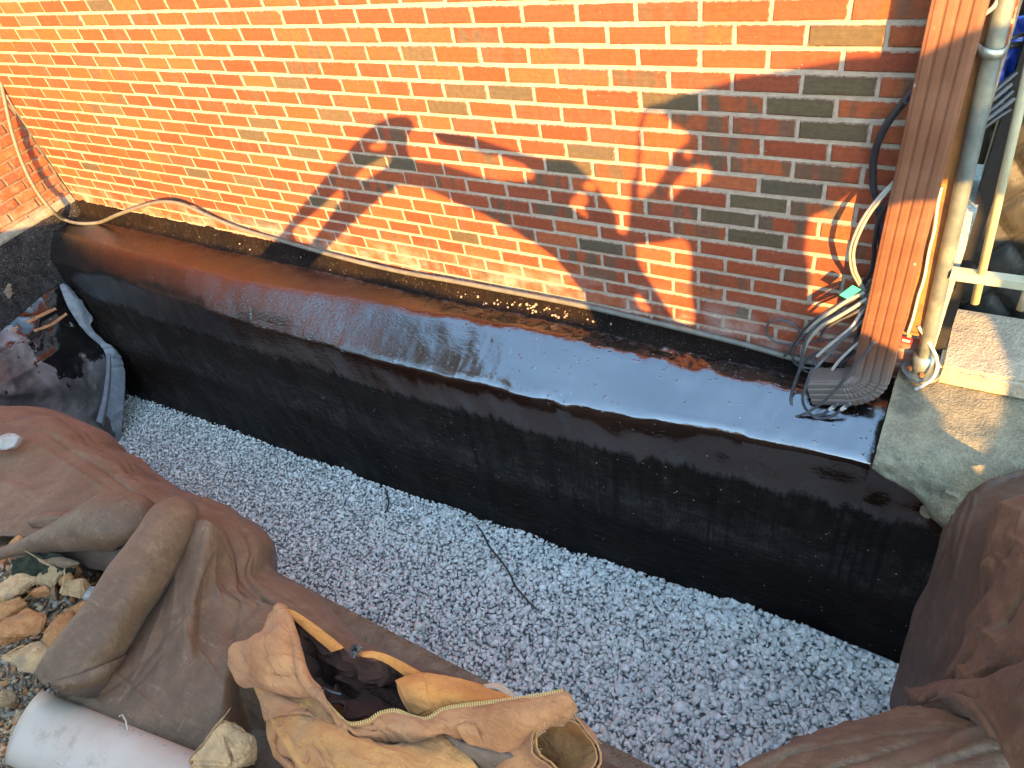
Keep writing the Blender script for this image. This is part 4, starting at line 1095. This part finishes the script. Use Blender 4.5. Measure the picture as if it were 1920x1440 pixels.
Fl = [[(112, 534, -3.31), (118, 532, -3.295), (124, 534, -3.3)], [(121, 560, -3.25), (136, 556, -3.2250000000000005), (152, 566, -3.22)], [(130, 580, -3.21), (150, 584, -3.1850000000000005), (172, 598, -3.18)], [(146, 604, -3.18), (158, 606, -3.1550000000000002), (170, 612, -3.15)], [(166, 628, -3.15), (178, 630, -3.125), (194, 640, -3.12)], [(194, 655, -3.11), (208, 652, -3.08), (222, 664, -3.07)], [(202, 690, -3.08), (218, 684, -3.0500000000000003), (233, 690, -3.04)], [(205, 735, -3.06), (219, 726, -3.0300000000000002), (234, 722, -3.02)], [(196, 785, -3.04), (212, 782, -3.0), (230, 780, -2.98)], [(190, 806, -3.0), (210, 812, -2.9650000000000003), (228, 806, -2.95)], [(188, 825, -3.0), (210, 832, -2.9650000000000003), (228, 822, -2.95)]]
sheet('turned_edge', Fl, fabric_mat('pale_grey_fabric_back', (.09, .095, .10), (.19, .195, .20), .5, .1, .5), fe, 40, 140, .006, 9, mode='X', cr=(16, .012, .012, -.5, .9, 4))
sheet('turned_edge_fold', [[(201, 663, -3.03), (205, 664, -3.0), (207, 668, -3.02)], [(199, 700, -3.0), (204, 702, -2.97), (208, 704, -2.99)], [(192, 745, -2.98), (199, 748, -2.95), (204, 750, -2.97)], [(180, 790, -2.96), (190, 795, -2.93), (194, 800, -2.95)]], fabric_mat('pale_grey_fabric_fold', (.09, .095, .10), (.19, .195, .20), .5, .1, .5), fe, 12, 40, .004, 9, mode='X')
# offcuts of board stuck in the tar on the far fabric
BOARD = simple('torn_brown_board', (.22, .10, .045), (.36, .18, .085), 30, .7, .3, .3)
for lab, q, ln, w in (('upper torn strip of brown board stuck in the tar splash', [(50, 604), (78, 590), (104, 578)], 0, .018),
                      ('lower torn strip of brown board stuck in the tar splash', [(62, 620), (95, 608), (124, 588)], 0, .016),
                      ('small tan splinter of board at the far left edge of the fabric', [(20, 622), (26, 616), (32, 612)], 0, .010)):
    W = [at(x, y, X=-3.15) for x, y in q]; W = crom(W, 16)
    mb = MB()
    for i, p in enumerate(W):
        for dz in (-w*(.5+.3*noise.noise(Vector((i*.7, 1, 0)))), w*(.5+.3*noise.noise(Vector((i*.9, 5, 0))))):
            mb.v.append(Vector(p)+Vector((.01, 0, dz))); mb.v.append(Vector(p)+Vector((.002, 0, dz)))
    for i in range(15):
        a = i*4; b = a+4
        for k, l in ((0, 2), (2, 3), (3, 1), (1, 0)): mb.f.append([a+k, a+l, b+l, b+k])
    mb.f += [[0, 2, 3, 1], [60, 61, 63, 62]]
    tag(mb.build('board_strip', BOARD), lab, 'board strip', 'torn board strips')
mb = MB()
# right-hand drape
fr = thing('geotextile', 'brown filter fabric draped in heavy folds over the near right bank and the block', 'filter fabric')
R1 = [[(1770, 985, -.52), (1800, 948, -.47), (1850, 905, -.435), (1945, 872, -.325)],
 [(1765, 1000, -.55), (1802, 962, -.54), (1855, 925, -.475), (1945, 890, -.365)],
 [(1742, 1075, -.60), (1790, 1060, -.70), (1852, 1010, -.70), (1945, 960, -.58)],
 [(1715, 1150, -.66), (1766, 1150, -.79), (1836, 1110, -.88), (1945, 1040, -.92)],
 [(1690, 1240, -.76), (1741, 1240, -.90), (1820, 1200, -.99), (1945, 1120, -1.03)],
 [(1671, 1310, -.86), (1720, 1300, -1.0), (1790, 1270, -1.08), (1945, 1220, -1.12)],
 [(1676, 1350, -.95), (1720, 1350, -1.08), (1790, 1330, -1.15), (1945, 1300, -1.2)],
 [(1690, 1385, -1.0), (1720, 1390, -1.1), (1790, 1380, -1.2), (1945, 1350, -1.25)]]
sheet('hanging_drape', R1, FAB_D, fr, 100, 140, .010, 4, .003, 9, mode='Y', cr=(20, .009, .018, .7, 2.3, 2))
R2 = [[(1866, 975, -.76), (1890, 952, -.78), (1950, 925, -.78)], [(1856, 985, -.80), (1885, 965, -.83), (1950, 940, -.83)],
 [(1849, 1060, -.91), (1885, 1050, -.97), (1950, 1025, -.99)],
 [(1833, 1150, -1.0), (1870, 1128, -1.08), (1950, 1082, -1.10)],
 [(1802, 1222, -1.08), (1860, 1186, -1.15), (1950, 1150, -1.17)],
 [(1760, 1282, -1.12), (1850, 1252, -1.22), (1950, 1228, -1.27)],
 [(1752, 1300, -1.11), (1850, 1290, -1.2), (1950, 1275, -1.24)]]
sheet('upper_fold', R2, FAB, fr, 110, 150, .010, 4, .005, 5, mode='Y', seed=4, stretch=(.7, 1, 1.6), cr=(26, .014, .022, -.8, .6, 8))
R3 = [[(1712, 1300, -1.10), (1800, 1288, -1.18), (1870, 1272, -1.22), (1955, 1228, -1.23)],
 [(1703, 1296, -1.13), (1797, 1282, -1.22), (1872, 1264, -1.28), (1955, 1220, -1.29)],
 [(1716, 1322, -1.18), (1790, 1300, -1.30), (1872, 1316, -1.35), (1955, 1296, -1.38)],
 [(1742, 1318, -1.19), (1812, 1318, -1.35), (1886, 1380, -1.42), (1955, 1380, -1.45)],
 [(1775, 1330, -1.2), (1848, 1362, -1.40), (1906, 1455, -1.50), (1965, 1470, -1.52)]]
sheet('turned_fold', R3, FAB, fr, 100, 80, .006, 5, .003, 9, mode='Y', seed=9, cr=(16, .011, .018, -.7, .9, 4))
R4 = [[(1372, 1475, -.5), (1445, 1440, -.5), (1530, 1412, -.5), (1620, 1385, -.5), (1705, 1365, -.5), (1760, 1350, -.4)],
 [(1380, 1452, .22), (1450, 1414, .20), (1530, 1386, .18), (1620, 1361, .17), (1700, 1344, .16), (1750, 1334, .15)],
 [(1400, 1480, .27), (1500, 1424, .26), (1600, 1396, .26), (1700, 1378, .25), (1795, 1372, .25), (1850, 1372, .26)],
 [(1480, 1500, .3), (1580, 1450, .3), (1700, 1432, .3), (1800, 1424, .3), (1875, 1414, .3), (1930, 1410, .3)],
 [(1500, 1560, .3), (1600, 1550, .3), (1700, 1540, .3), (1800, 1520, .3), (1900, 1500, .3), (2000, 1480, .3)]]
sheet('bank_cover', R4, FAB, fr, 120, 90, .008, 4, .003, 9, cr=(24, .013, .018, -.8, .6, 6))
# fabric tucked under the jacket, between it and the stones
R5 = [[(640, 1240, -.5), (760, 1310, -.5), (900, 1370, -.5), (1040, 1440, -.5), (1200, 1500, -.5)],
 [(700, 1222, .14), (800, 1255, .17), (930, 1300, .18), (1075, 1400, .19), (1240, 1470, .2)],
 [(690, 1245, .25), (790, 1285, .27), (920, 1340, .28), (1060, 1425, .28), (1200, 1500, .28)],
 [(670, 1320, .28), (780, 1360, .29), (900, 1420, .3), (1040, 1480, .3), (1200, 1560, .3)]]
sheet('lip_cover', R5, FAB, ft, 90, 40, .008, 4, .003, 9)
# earth behind the right drape, and the alley floor beyond the block
mb = MB(); mb.box((7.2, -1.04, -.95), (9.8, 1.02, 1.5)); tag(mb.build('ground', SOIL), kind='structure')
tag(MB().box((6, 5.2, -.30), (8.2, 9.9, .08)).build('alley_floor', CONC), kind='structure')

# ================================================================ canvas jacket
jk = thing('jacket', 'tan canvas work jacket with dark lining and brass zipper, thrown down at the gravel edge', 'jacket', tuple(at(760, 1350, z=.30)))
kw = dict(thick=.005)
sheet('hood_flap', [[(505, 1150, .45), (522, 1139, .475), (529, 1137, .48), (534, 1143, .47)],
 [(490, 1190, .43), (505, 1182, .475), (528, 1178, .50), (549, 1186, .485)],
 [(441, 1207, .41), (480, 1203, .48), (525, 1212, .505), (561, 1235, .485)],
 [(433, 1232, .39), (478, 1238, .475), (528, 1250, .495), (569, 1273, .475)],
 [(444, 1268, .375), (488, 1276, .455), (538, 1290, .475), (588, 1302, .46)],
 [(458, 1288, .355), (500, 1290, .41), (550, 1308, .43), (600, 1322, .43)]], DUCK, jk, 110, 110, .010, 7, .004, 9, cr=(8, .008, .016, -.8, 1.4, 3), **kw)
# collar edge: thick folded trim
def ribbon(name, pts, w, mat, parent, t=.010, wob=.15):
    W = crom([at(*p[:2], z=p[2]) for p in pts], 60); mb = MB().tube(W, [w*(1+wob*noise.noise(Vector(q)*25)) for q in W], 12)
    return mb.build(name, mat, parent, True)
ribbon('collar_edge', [(521, 1139, .478), (533, 1152, .485), (546, 1182, .488), (556, 1215, .488), (562, 1245, .484), (570, 1272, .478), (584, 1294, .470), (601, 1304, .466)], .012, DUCK, jk)
ribbon('collar_edge', [(527, 1141, .47), (540, 1158, .478), (552, 1190, .480), (562, 1225, .478), (570, 1255, .474), (580, 1276, .468), (598, 1294, .462)], .008, DUCK, jk)
sheet('lining', [[(531, 1150, .462), (570, 1162, .45), (625, 1196, .44), (690, 1228, .43), (735, 1240, .425), (785, 1266, .42)],
 [(545, 1186, .45), (588, 1196, .415), (645, 1222, .41), (700, 1248, .405), (740, 1262, .40), (775, 1285, .40)],
 [(562, 1235, .45), (605, 1245, .375), (662, 1262, .375), (710, 1280, .37), (745, 1295, .37), (775, 1312, .38)],
 [(575, 1280, .445), (618, 1296, .38), (668, 1306, .365), (712, 1316, .37), (748, 1325, .38), (778, 1336, .39)],
 [(604, 1306, .45), (632, 1338, .435), (662, 1358, .435), (700, 1350, .425), (740, 1338, .42), (782, 1348, .42)]], LINING, jk, 150, 120, .016, 7, .010, 8, stretch=(1, 1.6, 1), cr=(30, .024, .016, -.9, .9, 5), **kw)
sheet('far_collar_band', [[(516, 1141, .485), (545, 1143, .478), (592, 1172, .465), (646, 1214, .45)], [(523, 1146, .483), (545, 1150, .477), (588, 1181, .463), (634, 1219, .448)], [(530, 1153, .48), (548, 1160, .472), (582, 1188, .458), (622, 1222, .44)]], DUCK_O, jk, 50, 12, .004, 9, **kw)
sheet('far_edge_band', [[(672, 1224, .435), (705, 1222, .435), (745, 1236, .43), (800, 1268, .425)], [(676, 1227, .438), (707, 1229, .434), (740, 1244, .429), (788, 1272, .428)], [(680, 1231, .44), (708, 1236, .43), (735, 1250, .425), (770, 1276, .42)]], DUCK_O, jk, 40, 12, .003, 9, **kw)
sheet('inner_front', [[(744, 1282, .425), (768, 1268, .43), (795, 1264, .435), (850, 1272, .435), (900, 1282, .432), (938, 1299, .425), (965, 1314, .415)],
 [(750, 1300, .435), (775, 1290, .45), (805, 1288, .455), (850, 1296, .458), (900, 1302, .452), (930, 1309, .445), (955, 1317, .43)],
 [(762, 1322, .43), (790, 1315, .455), (815, 1312, .46), (850, 1313, .462), (900, 1312, .458), (930, 1313, .45), (950, 1318, .435)],
 [(776, 1347, .415), (800, 1342, .44), (825, 1332, .45), (860, 1326, .455), (900, 1320, .455), (930, 1317, .448), (950, 1320, .43)]], DUCK_O, jk, 80, 40, .007, 8, **kw)
sheet('placket', [[(742, 1278, .432), (768, 1266, .437), (790, 1262, .44)], [(757, 1305, .445), (778, 1294, .458), (800, 1290, .46)], [(778, 1345, .425), (795, 1335, .445), (808, 1330, .452)]], DUCK_O, jk, 20, 40, .004, 14, **kw)
sheet('torn_tab', [[(905, 1283, .425), (935, 1283, .42), (958, 1296, .41), (974, 1312, .405)], [(908, 1290, .43), (932, 1292, .43), (950, 1304, .42), (966, 1316, .41)]], canvas_mat('pale_worn_canvas', (.32, .20, .12), (.40, .27, .17), (.28, .18, .11)), jk, 24, 8, .004, 14, **kw)
ZL = [(592, 1296, .468), (602, 1306, .472), (622, 1330, .474), (640, 1349, .474), (656, 1359, .474), (690, 1353, .472), (712, 1339, .47), (742, 1334, .47), (772, 1345, .47), (800, 1349, .47), (830, 1332, .474), (870, 1324, .476), (950, 1315, .474), (1010, 1305, .470), (1058, 1296, .462)]
sheet('zip_flap', [ZL,
 [(598, 1306, .474), (608, 1318, .479), (628, 1340, .481), (645, 1358, .481), (661, 1367, .481), (692, 1362, .479), (714, 1349, .478), (742, 1345, .478), (772, 1355, .478), (802, 1358, .478), (834, 1342, .481), (872, 1335, .483), (951, 1326, .481), (1012, 1317, .477), (1066, 1304, .468)],
 [(606, 1320, .470), (620, 1336, .478), (640, 1356, .48), (658, 1371, .48), (680, 1380, .48), (706, 1376, .478), (726, 1366, .478), (750, 1366, .478), (776, 1372, .476), (806, 1372, .476), (838, 1360, .48), (878, 1358, .482), (950, 1352, .48), (1012, 1338, .476), (1072, 1318, .464)],
 [(612, 1330, .445), (634, 1352, .45), (652, 1366, .45), (672, 1382, .448), (694, 1392, .445), (722, 1394, .444), (748, 1393, .444), (776, 1390, .444), (806, 1381, .444), (834, 1374, .446), (862, 1378, .448), (902, 1398, .448), (948, 1402, .446), (1002, 1376, .444), (1070, 1334, .44)],
 [(616, 1336, .42), (638, 1360, .425), (658, 1376, .425), (678, 1390, .42), (700, 1397, .415), (726, 1398, .412), (750, 1397, .41), (778, 1393, .41), (806, 1384, .41), (836, 1378, .41), (866, 1386, .41), (904, 1405, .41), (948, 1410, .408), (1002, 1384, .405), (1066, 1344, .40)]], DUCK, jk, 200, 70, .007, 8, .003, 12, cr=(10, .007, .014, .5, 2.4, 7), **kw)
W = crom([at(p[0], p[1]-1.5, z=p[2]+.006) for p in ZL], 520)
L = np.concatenate([[0], np.cumsum(np.linalg.norm(np.diff(W, axis=0), axis=1))])
mb = MB(); k = int(L[-1]/.0048)
for i in range(k):
    s = L[-1]*i/k; p = Vector([np.interp(s, L, W[:, c]) for c in range(3)]); p2 = Vector([np.interp(s+.002, L, W[:, c]) for c in range(3)])
    d = (p2-p).normalized(); mb.box(p, (.0026, .0075, .004), d.to_track_quat('X', 'Z').to_matrix())
tag(mb.build('zipper', BRASS, jk), kind='stuff')
MB().tube(crom([at(p[0], p[1]+2, z=p[2]+.002) for p in ZL], 120), .0050, 8).build('zip_tape', DUCK, jk, True)
sheet('hem_tab', [[(1050, 1290, .455), (1066, 1296, .455), (1074, 1306, .44)], [(1052, 1306, .465), (1070, 1318, .46), (1082, 1330, .44)], [(1040, 1330, .46), (1060, 1345, .45), (1072, 1348, .43)], [(1022, 1350, .43), (1040, 1362, .42), (1056, 1362, .40)]], DUCK, jk, 24, 30, .005, 12, **kw)
sheet('cargo_pocket', [[(856, 1362, .486), (872, 1356, .488), (892, 1360, .488)], [(866, 1380, .474), (884, 1376, .478), (900, 1382, .476)], [(885, 1402, .446), (898, 1400, .45), (908, 1404, .446)]], DUCK, jk, 16, 20, .002, 20, **kw)
sheet('sleeve', [[(483, 1286, .36), (530, 1300, .40), (590, 1322, .42), (650, 1368, .42), (740, 1392, .425), (835, 1372, .42)],
 [(491, 1318, .36), (540, 1325, .43), (600, 1352, .455), (668, 1390, .46), (752, 1404, .465), (848, 1384, .44)],
 [(503, 1370, .35), (550, 1368, .44), (612, 1388, .475), (682, 1416, .49), (766, 1426, .485), (872, 1414, .44)],
 [(518, 1412, .335), (562, 1412, .425), (622, 1432, .47), (694, 1455, .49), (782, 1458, .485), (898, 1444, .43)],
 [(542, 1440, .31), (600, 1470, .38), (660, 1500, .44), (764, 1510, .46), (852, 1510, .44), (930, 1490, .37)],
 [(580, 1480, .29), (640, 1510, .33), (700, 1540, .38), (780, 1560, .4), (860, 1560, .38), (940, 1530, .33)]], DUCK_S, jk, 190, 140, .010, 5, .007, 10, stretch=(1, 1.6, 1), cr=(13, .013, .024, -.2, 1.1, 11), **kw)
ribbon('sleeve_seam', [(548, 1438, .40), (522, 1412, .37), (514, 1388, .38), (524, 1362, .42), (548, 1342, .448), (575, 1334, .458)], .0065, DUCK, jk)
ribbon('sleeve_seam', [(572, 1430, .445), (586, 1398, .47), (600, 1376, .472), (616, 1362, .462)], .0055, DUCK, jk)
ribbon('sleeve_seam', [(586, 1398, .472), (600, 1420, .478), (616, 1442, .478)], .0045, DUCK, jk)
sheet('shoulder_fold', [[(483, 1284, .375), (520, 1296, .41), (560, 1316, .43), (600, 1332, .425)], [(488, 1312, .375), (522, 1316, .435), (560, 1328, .455), (598, 1348, .45)], [(500, 1352, .37), (520, 1346, .43), (545, 1338, .462), (578, 1336, .468)]], DUCK, jk, 40, 24, .008, 9, **kw)
V, F = [], []
Wr = np.array([crom([wp(p) for p in r], 240) for r in ([(832, 1374, .44), (880, 1392, .435), (958, 1408, .42)], [(850, 1390, .45), (895, 1408, .45), (962, 1420, .43)], [(880, 1425, .43), (920, 1432, .43), (958, 1432, .41)], [(895, 1450, .39), (930, 1450, .39), (955, 1448, .37)])])
G = np.stack([crom(Wr[:, j], 24) for j in range(240)], 1)
for i in range(24):
    for j in range(240): p = G[i, j]; V.append((p[0], p[1], p[2]+.0045*math.sin(j*1.047)))
F = [[i*240+j, i*240+j+1, (i+1)*240+j+1, (i+1)*240+j] for i in range(23) for j in range(239)]
ko = link('knit_band', mesh('knit_band', V, F), KNIT, jk, True); md = ko.modifiers.new('t', 'SOLIDIFY'); md.thickness = .004
bent_tube('cuff_sleeve', [(915, 1520, .32), (955, 1465, .345), (990, 1436, .355), (1022, 1420, .37), (1046, 1410, .395), (1060, 1404, .43)], [.07, .075, .074, .070, .066, .064], DUCK, jk, amp=.020, flat=.9)
bent_tube('cuff_lining', [(990, 1436, .355), (1022, 1420, .37), (1046, 1410, .395), (1059, 1404, .425)], [.06, .060, .058, .056], DUCK_S, jk, amp=.024, flat=.9)
# frayed threads round the cuff
mb = MB()
for k in range(34):
    a = random.uniform(0, 6.28); c = Vector(at(1060, 1404, z=.43)); r = .064
    p = c+Vector((math.cos(a)*r*.85, math.sin(a)*r, -.04*math.cos(a)-random.uniform(0, .02)))
    d = Vector((random.gauss(.004, .007), random.gauss(0, .007), random.gauss(0, .007)))
    mb.tube([p, p+d*.6+Vector((0, 0, .004)), p+d*1.2], .0007, 4)
tag(mb.build('frayed_threads', canvas_mat('loose_threads', (.26, .155, .075), (.34, .21, .11), (.24, .15, .08)), jk), kind='stuff')
# draw cord inside the lining
MB().tube(crom([at(*p[:2], z=p[2]) for p in [(604, 1290, .44), (618, 1296, .445), (630, 1300, .44), (640, 1302, .435)]], 14), .0035, 8).build('draw_cord', RUBBER, jk, True)
mb = MB()
c = Vector(at(667, 1220, z=.46))
for k in range(40):
    d = Vector((random.gauss(0, 1), random.gauss(0, 1), random.gauss(.3, 1))).normalized()*.016; mb.tube([c, c+d], .0012, 4)
mb.build('frayed_tassel', RUBBER, jk)

# ================================================================ rubble corner
RM = [('pale', simple('pale_sandstone', (.29, .165, .075), (.42, .26, .125), 50,   .95, .1, .9, 140, .008, c3=(.20, .13, .075))),
      ('orange', simple('orange_clay_lump', (.24, .090, .030), (.36, .17, .065), 60, .95, .1, .9, 120, .008, c3=(.20, .115, .06))),
      ('grey', simple('grey_rubble_stone', (.16, .145, .125), (.24, .22, .19), 26, .95, .1, .6, 70, .01)),
      ('white', simple('whitish_stone', (.20, .175, .15), (.28, .25, .22), 60, .9, .2, .7, 120, .006, c3=(.24, .17, .12))),
      ('red', simple('red_brick_scrap', (.27, .05, .018), (.36, .085, .03), 30, .9, .2, .4, 90, .008)),
      ('yellow', simple('mossy_yellow_stone', (.19, .115, .055), (.27, .17, .085), 60, .95, .1, .7, 70, .01))]
RM = dict(RM)
def rock(name, px, py, z, size, mat, label, cat, seed, rot=0, rough=.10, chip=9, group=None):
    r = random.Random(seed); bm = bmesh.new()
    for k in range(chip+6):
        v = Vector((r.gauss(0, 1), r.gauss(0, 1), r.gauss(0, 1))).normalized()
        q = max(abs(v.x), abs(v.y), abs(v.z)); v = v.lerp(v/q, .55)*r.uniform(.85, 1.0)
        bm.verts.new((v.x*size[0], v.y*size[1], v.z*size[2]))
    res = bmesh.ops.convex_hull(bm, input=bm.verts)
    bmesh.ops.delete(bm, geom=[e for e in res['geom_interior'] if isinstance(e, bmesh.types.BMVert)], context='VERTS')
    bmesh.ops.bevel(bm, geom=list(bm.edges), offset=min(size)*.09, segments=2, affect='EDGES')
    bmesh.ops.triangulate(bm, faces=bm.faces)
    for k in range(3):
        bmesh.ops.subdivide_edges(bm, edges=[e for e in bm.edges if e.calc_length() > max(size)*.11], cuts=1)
        bmesh.ops.triangulate(bm, faces=bm.faces)
    for v in bm.verts:
        v.co += v.normal*(min(size)*rough*(.7*fbm(v.co+Vector((seed, 0, 0)), .9/min(size), 2)+.25*fbm(v.co+Vector((seed, 4, 0)), 5/min(size), 3)))
    R = Matrix.Rotation(rot, 3, 'Z') @ Matrix.Rotation(r.uniform(-.3, .3), 3, 'X')
    bmesh.ops.rotate(bm, verts=bm.verts, matrix=R); bmesh.ops.recalc_face_normals(bm, faces=bm.faces)
    me = bpy.data.meshes.new(name); bm.to_mesh(me); bm.free()
    o = link(name, me, mat, None, False); o.location = at(px, py, z=z)
    me.polygons.foreach_set('use_smooth', [True]*len(me.polygons))
    try: me.set_sharp_from_angle(angle=.6)
    except Exception: pass
    return tag(o, label, cat, group)
rock('rock', 424, 1408, .325, (.080, .062, .070), RM['pale'], 'pale rough rock sitting on the brown fabric between pipe and jacket', 'rock', 3, .5, .16)
rock('rock', 8, 828, .20, (.075, .045, .028), RM['white'], 'flat whitish rock holding down the fabric at the far left edge', 'rock', 8, .4, .1)
rock('brick_fragment', 112, 1186, .305, (.066, .044, .030), RM['orange'], 'flat square-edged orange brick fragment lying in the rubble', 'brick fragment', 21, -.75, .03, 30)
rock('rock', 148, 1104, .30, (.040, .034, .060), RM['pale'], 'upright pointed pale rock next to the whitish one in the rubble', 'rock', 5, .3)
rock('rock', 172, 1115, .285, (.032, .028, .030), RM['white'], 'small whitish grey rock tucked against the rolled fabric', 'rock', 6, .2)
rock('clod', 46, 1170, .30, (.072, .060, .040), RM['orange'], 'large cracked orange clod at the left of the rubble, above the wide pale one', 'clod', 7, .6, .22)
rock('clod', 62, 1240, .30, (.105, .046, .034), RM['pale'], 'wide pale lumpy clod below the cracked orange one', 'clod', 9, .35, .3)
rock('rock', 88, 1085, .295, (.048, .042, .040), RM['yellow'], 'mossy yellow rock under the dead leaf in the rubble', 'rock', 10, .1, .2)
rock('rock', 35, 1100, .28, (.065, .050, .035), RM['pale'], 'rough pale brown rock at the far left of the rubble, below the dark sod', 'rock', 11, .9, .25)
rock('brick_fragment', 93, 1248, .285, (.018, .030, .022), RM['red'], 'small rounded red brick fragment by the end of the fabric roll', 'brick fragment', 12, .3)
rock('rock', 128, 1088, .275, (.030, .026, .026), RM['orange'], 'small orange rock between the mossy one and the upright one', 'rock', 13, .3)
rock('rock', 138, 1070, .27, (.020, .018, .026), RM['orange'], 'tiny bright orange rock beneath the hanging fabric fold', 'rock', 14, .3)
rock('rock', 30, 1018, .285, (.035, .03, .02), RM['orange'], 'small orange rock resting in the gathered fabric tail', 'rock', 15, .3)
rock('rock', 12, 1310, .27, (.030, .026, .022), RM['yellow'], 'small ochre rock at the left edge above the white pipe', 'rock', 16, .3)
rock('rock', 78, 1112, .275, (.030, .024, .020), RM['orange'], 'squarish orange rock left of the dry leaf on edge', 'rock', 17, .6)
rock('clod', 150, 1145, .285, (.070, .048, .026), RM['orange'], 'crumbly orange clod above the square brick fragment', 'clod', 18, .2, .3)
rock('clod', 20, 1140, .27, (.05, .04, .02), RM['orange'], 'low orange clod at the left edge, half sunk in soil', 'clod', 19, .2, .3)
sod = sheet('sod', [[(25, 1055, .285), (60, 1042, .30), (110, 1045, .30), (150, 1058, .28)], [(30, 1072, .29), (75, 1066, .305), (115, 1072, .295), (135, 1078, .27)], [(60, 1085, .27), (85, 1088, .27), (110, 1090, .265), (125, 1092, .26)]], simple('dark_green_sod', (.012, .014, .008), (.035, .034, .020), 40, .95, .1, .8, 90, .01), None, 40, 24, .02, 16, .012, 40)
tag(sod, 'dark mossy lump of sod under the fabric fold', 'sod')
DRY = simple('dry_leaf', (.085, .050, .025), (.13, .08, .042), 30, .8, .2, .3, 60, .004)
l1 = sheet('leaf', [[(78, 1050, .318), (100, 1045, .322), (125, 1046, .325), (148, 1056, .32)], [(80, 1054, .322), (105, 1054, .33), (128, 1057, .33), (149, 1057, .322)], [(88, 1058, .315), (108, 1062, .32), (126, 1064, .318), (146, 1058, .318)]], DRY, None, 24, 12, .006, 18, thick=.0015)
tag(l1, 'curled grey-brown dead leaf lying on the dark sod', 'leaf')
l2 = sheet('leaf', [[(98, 1102, .30), (102, 1100, .325), (106, 1104, .30)], [(96, 1112, .30), (102, 1113, .33), (110, 1114, .30)], [(102, 1126, .295), (106, 1126, .31), (109, 1124, .295)]], DRY, None, 14, 16, .004, 18, thick=.0015)
tag(l2, 'dry leaf standing on edge between orange rocks', 'leaf')
n = 9000
pts = []
for k in range(n):
    px, py = random.uniform(-90, 330), random.uniform(1035, 1520)
    p = at(px, py, z=.25); pts.append((p[0], p[1], ground_z(p[0], p[1])+random.uniform(-.004, .012)))
pts = np.array(pts); s = .0038*np.exp(rng.exponential(.62, n)); s = np.minimum(s, .022)
pal = np.array([(.25, .14, .065), (.30, .19, .095), (.18, .125, .075), (.28, .115, .038), (.20, .16, .115), (.15, .11, .065)])
t = pal[rng.integers(0, len(pal), n)]*rng.uniform(.75, 1.15, (n, 1))
tag(scatter('rubble', pts, s, .8, stone_mat('rubble_stone'), np.concatenate([t, np.ones((n, 1))], 1)), 'loose rubble and grit of pale and orange stones on dug soil', 'rubble')
pts = []
for k in range(340):
    p = at(random.uniform(-60, 300), random.uniform(1040, 1420), z=.26); pts.append((p[0], p[1], ground_z(p[0], p[1])+random.uniform(.0, .02)))
pts = np.array(pts); s = rng.uniform(.010, .024, len(pts))
pal2 = np.array([(.32, .19, .10), (.36, .24, .14), (.30, .13, .05), (.24, .19, .13), (.34, .20, .12)])
t = pal2[rng.integers(0, 5, len(pts))]*rng.uniform(.8, 1.15, (len(pts), 1))
tag(scatter('rubble', pts, s, .9, stone_mat('broken_tan_rubble'), np.concatenate([t, np.ones((len(pts), 1))], 1)), 'small broken lumps of tan and orange rubble in the bottom left corner', 'rubble')
# ================================================================ white pipe
pp = thing('pipe', 'white plastic pipe lying across the bottom left corner, its cut edge shaved', 'pipe', tuple(at(200, 1400, z=.29)))
pa, pb = Vector(at(50, 1362, z=.315)), Vector(at(398, 1512, z=.315))
ax = (pb-pa).normalized(); pb = pa+ax*1.3; r = .078
mb = MB(); n = 40; V = []
up = (Vector((0, 0, 1))-ax*ax.z).normalized(); wv = ax.cross(up)
for i in range(30):
    for j in range(n):
        a = 2*math.pi*j/n
        sh = .030*math.cos(a-1.0) if i == 0 else 0
        V.append(pa+ax*(1.3*i/29+sh*(1 if i == 0 else 0))+(up*math.cos(a)*.62+wv*math.sin(a)*1.06)*r)
F = [[i*n+j, i*n+(j+1) % n, (i+1)*n+(j+1) % n, (i+1)*n+j] for i in range(29) for j in range(n)]
o = link('tube_wall', mesh('tube_wall', V, F), PVC, pp, True); md = o.modifiers.new('t', 'SOLIDIFY'); md.thickness = .006
mb = MB()
for k in range(60):
    l = random.uniform(.10, .95); a = random.gauss(.95, .05)*(-1 if (wv.y < 0) else 1)
    c = pa+ax*l+(up*math.cos(a)*.62+wv*math.sin(a)*1.06)*(r+.001); d = ax*random.uniform(-.006, .006)+up*random.uniform(0, .006)
    mb.tube([c, c+d], .0012, 4)
c = pa+ax*.30+(up*math.cos(.95)*.62+wv*1.06*math.sin(.95)*(-1 if wv.y < 0 else 1))*(r)
mb.tube([c, c+Vector((-.012, .012, .012)), c+Vector((-.018, .018, .03)), c+Vector((-.016, .012, .036))], .002, 6)
tag(mb.build('plastic_shavings', PVC, pp), kind='stuff')
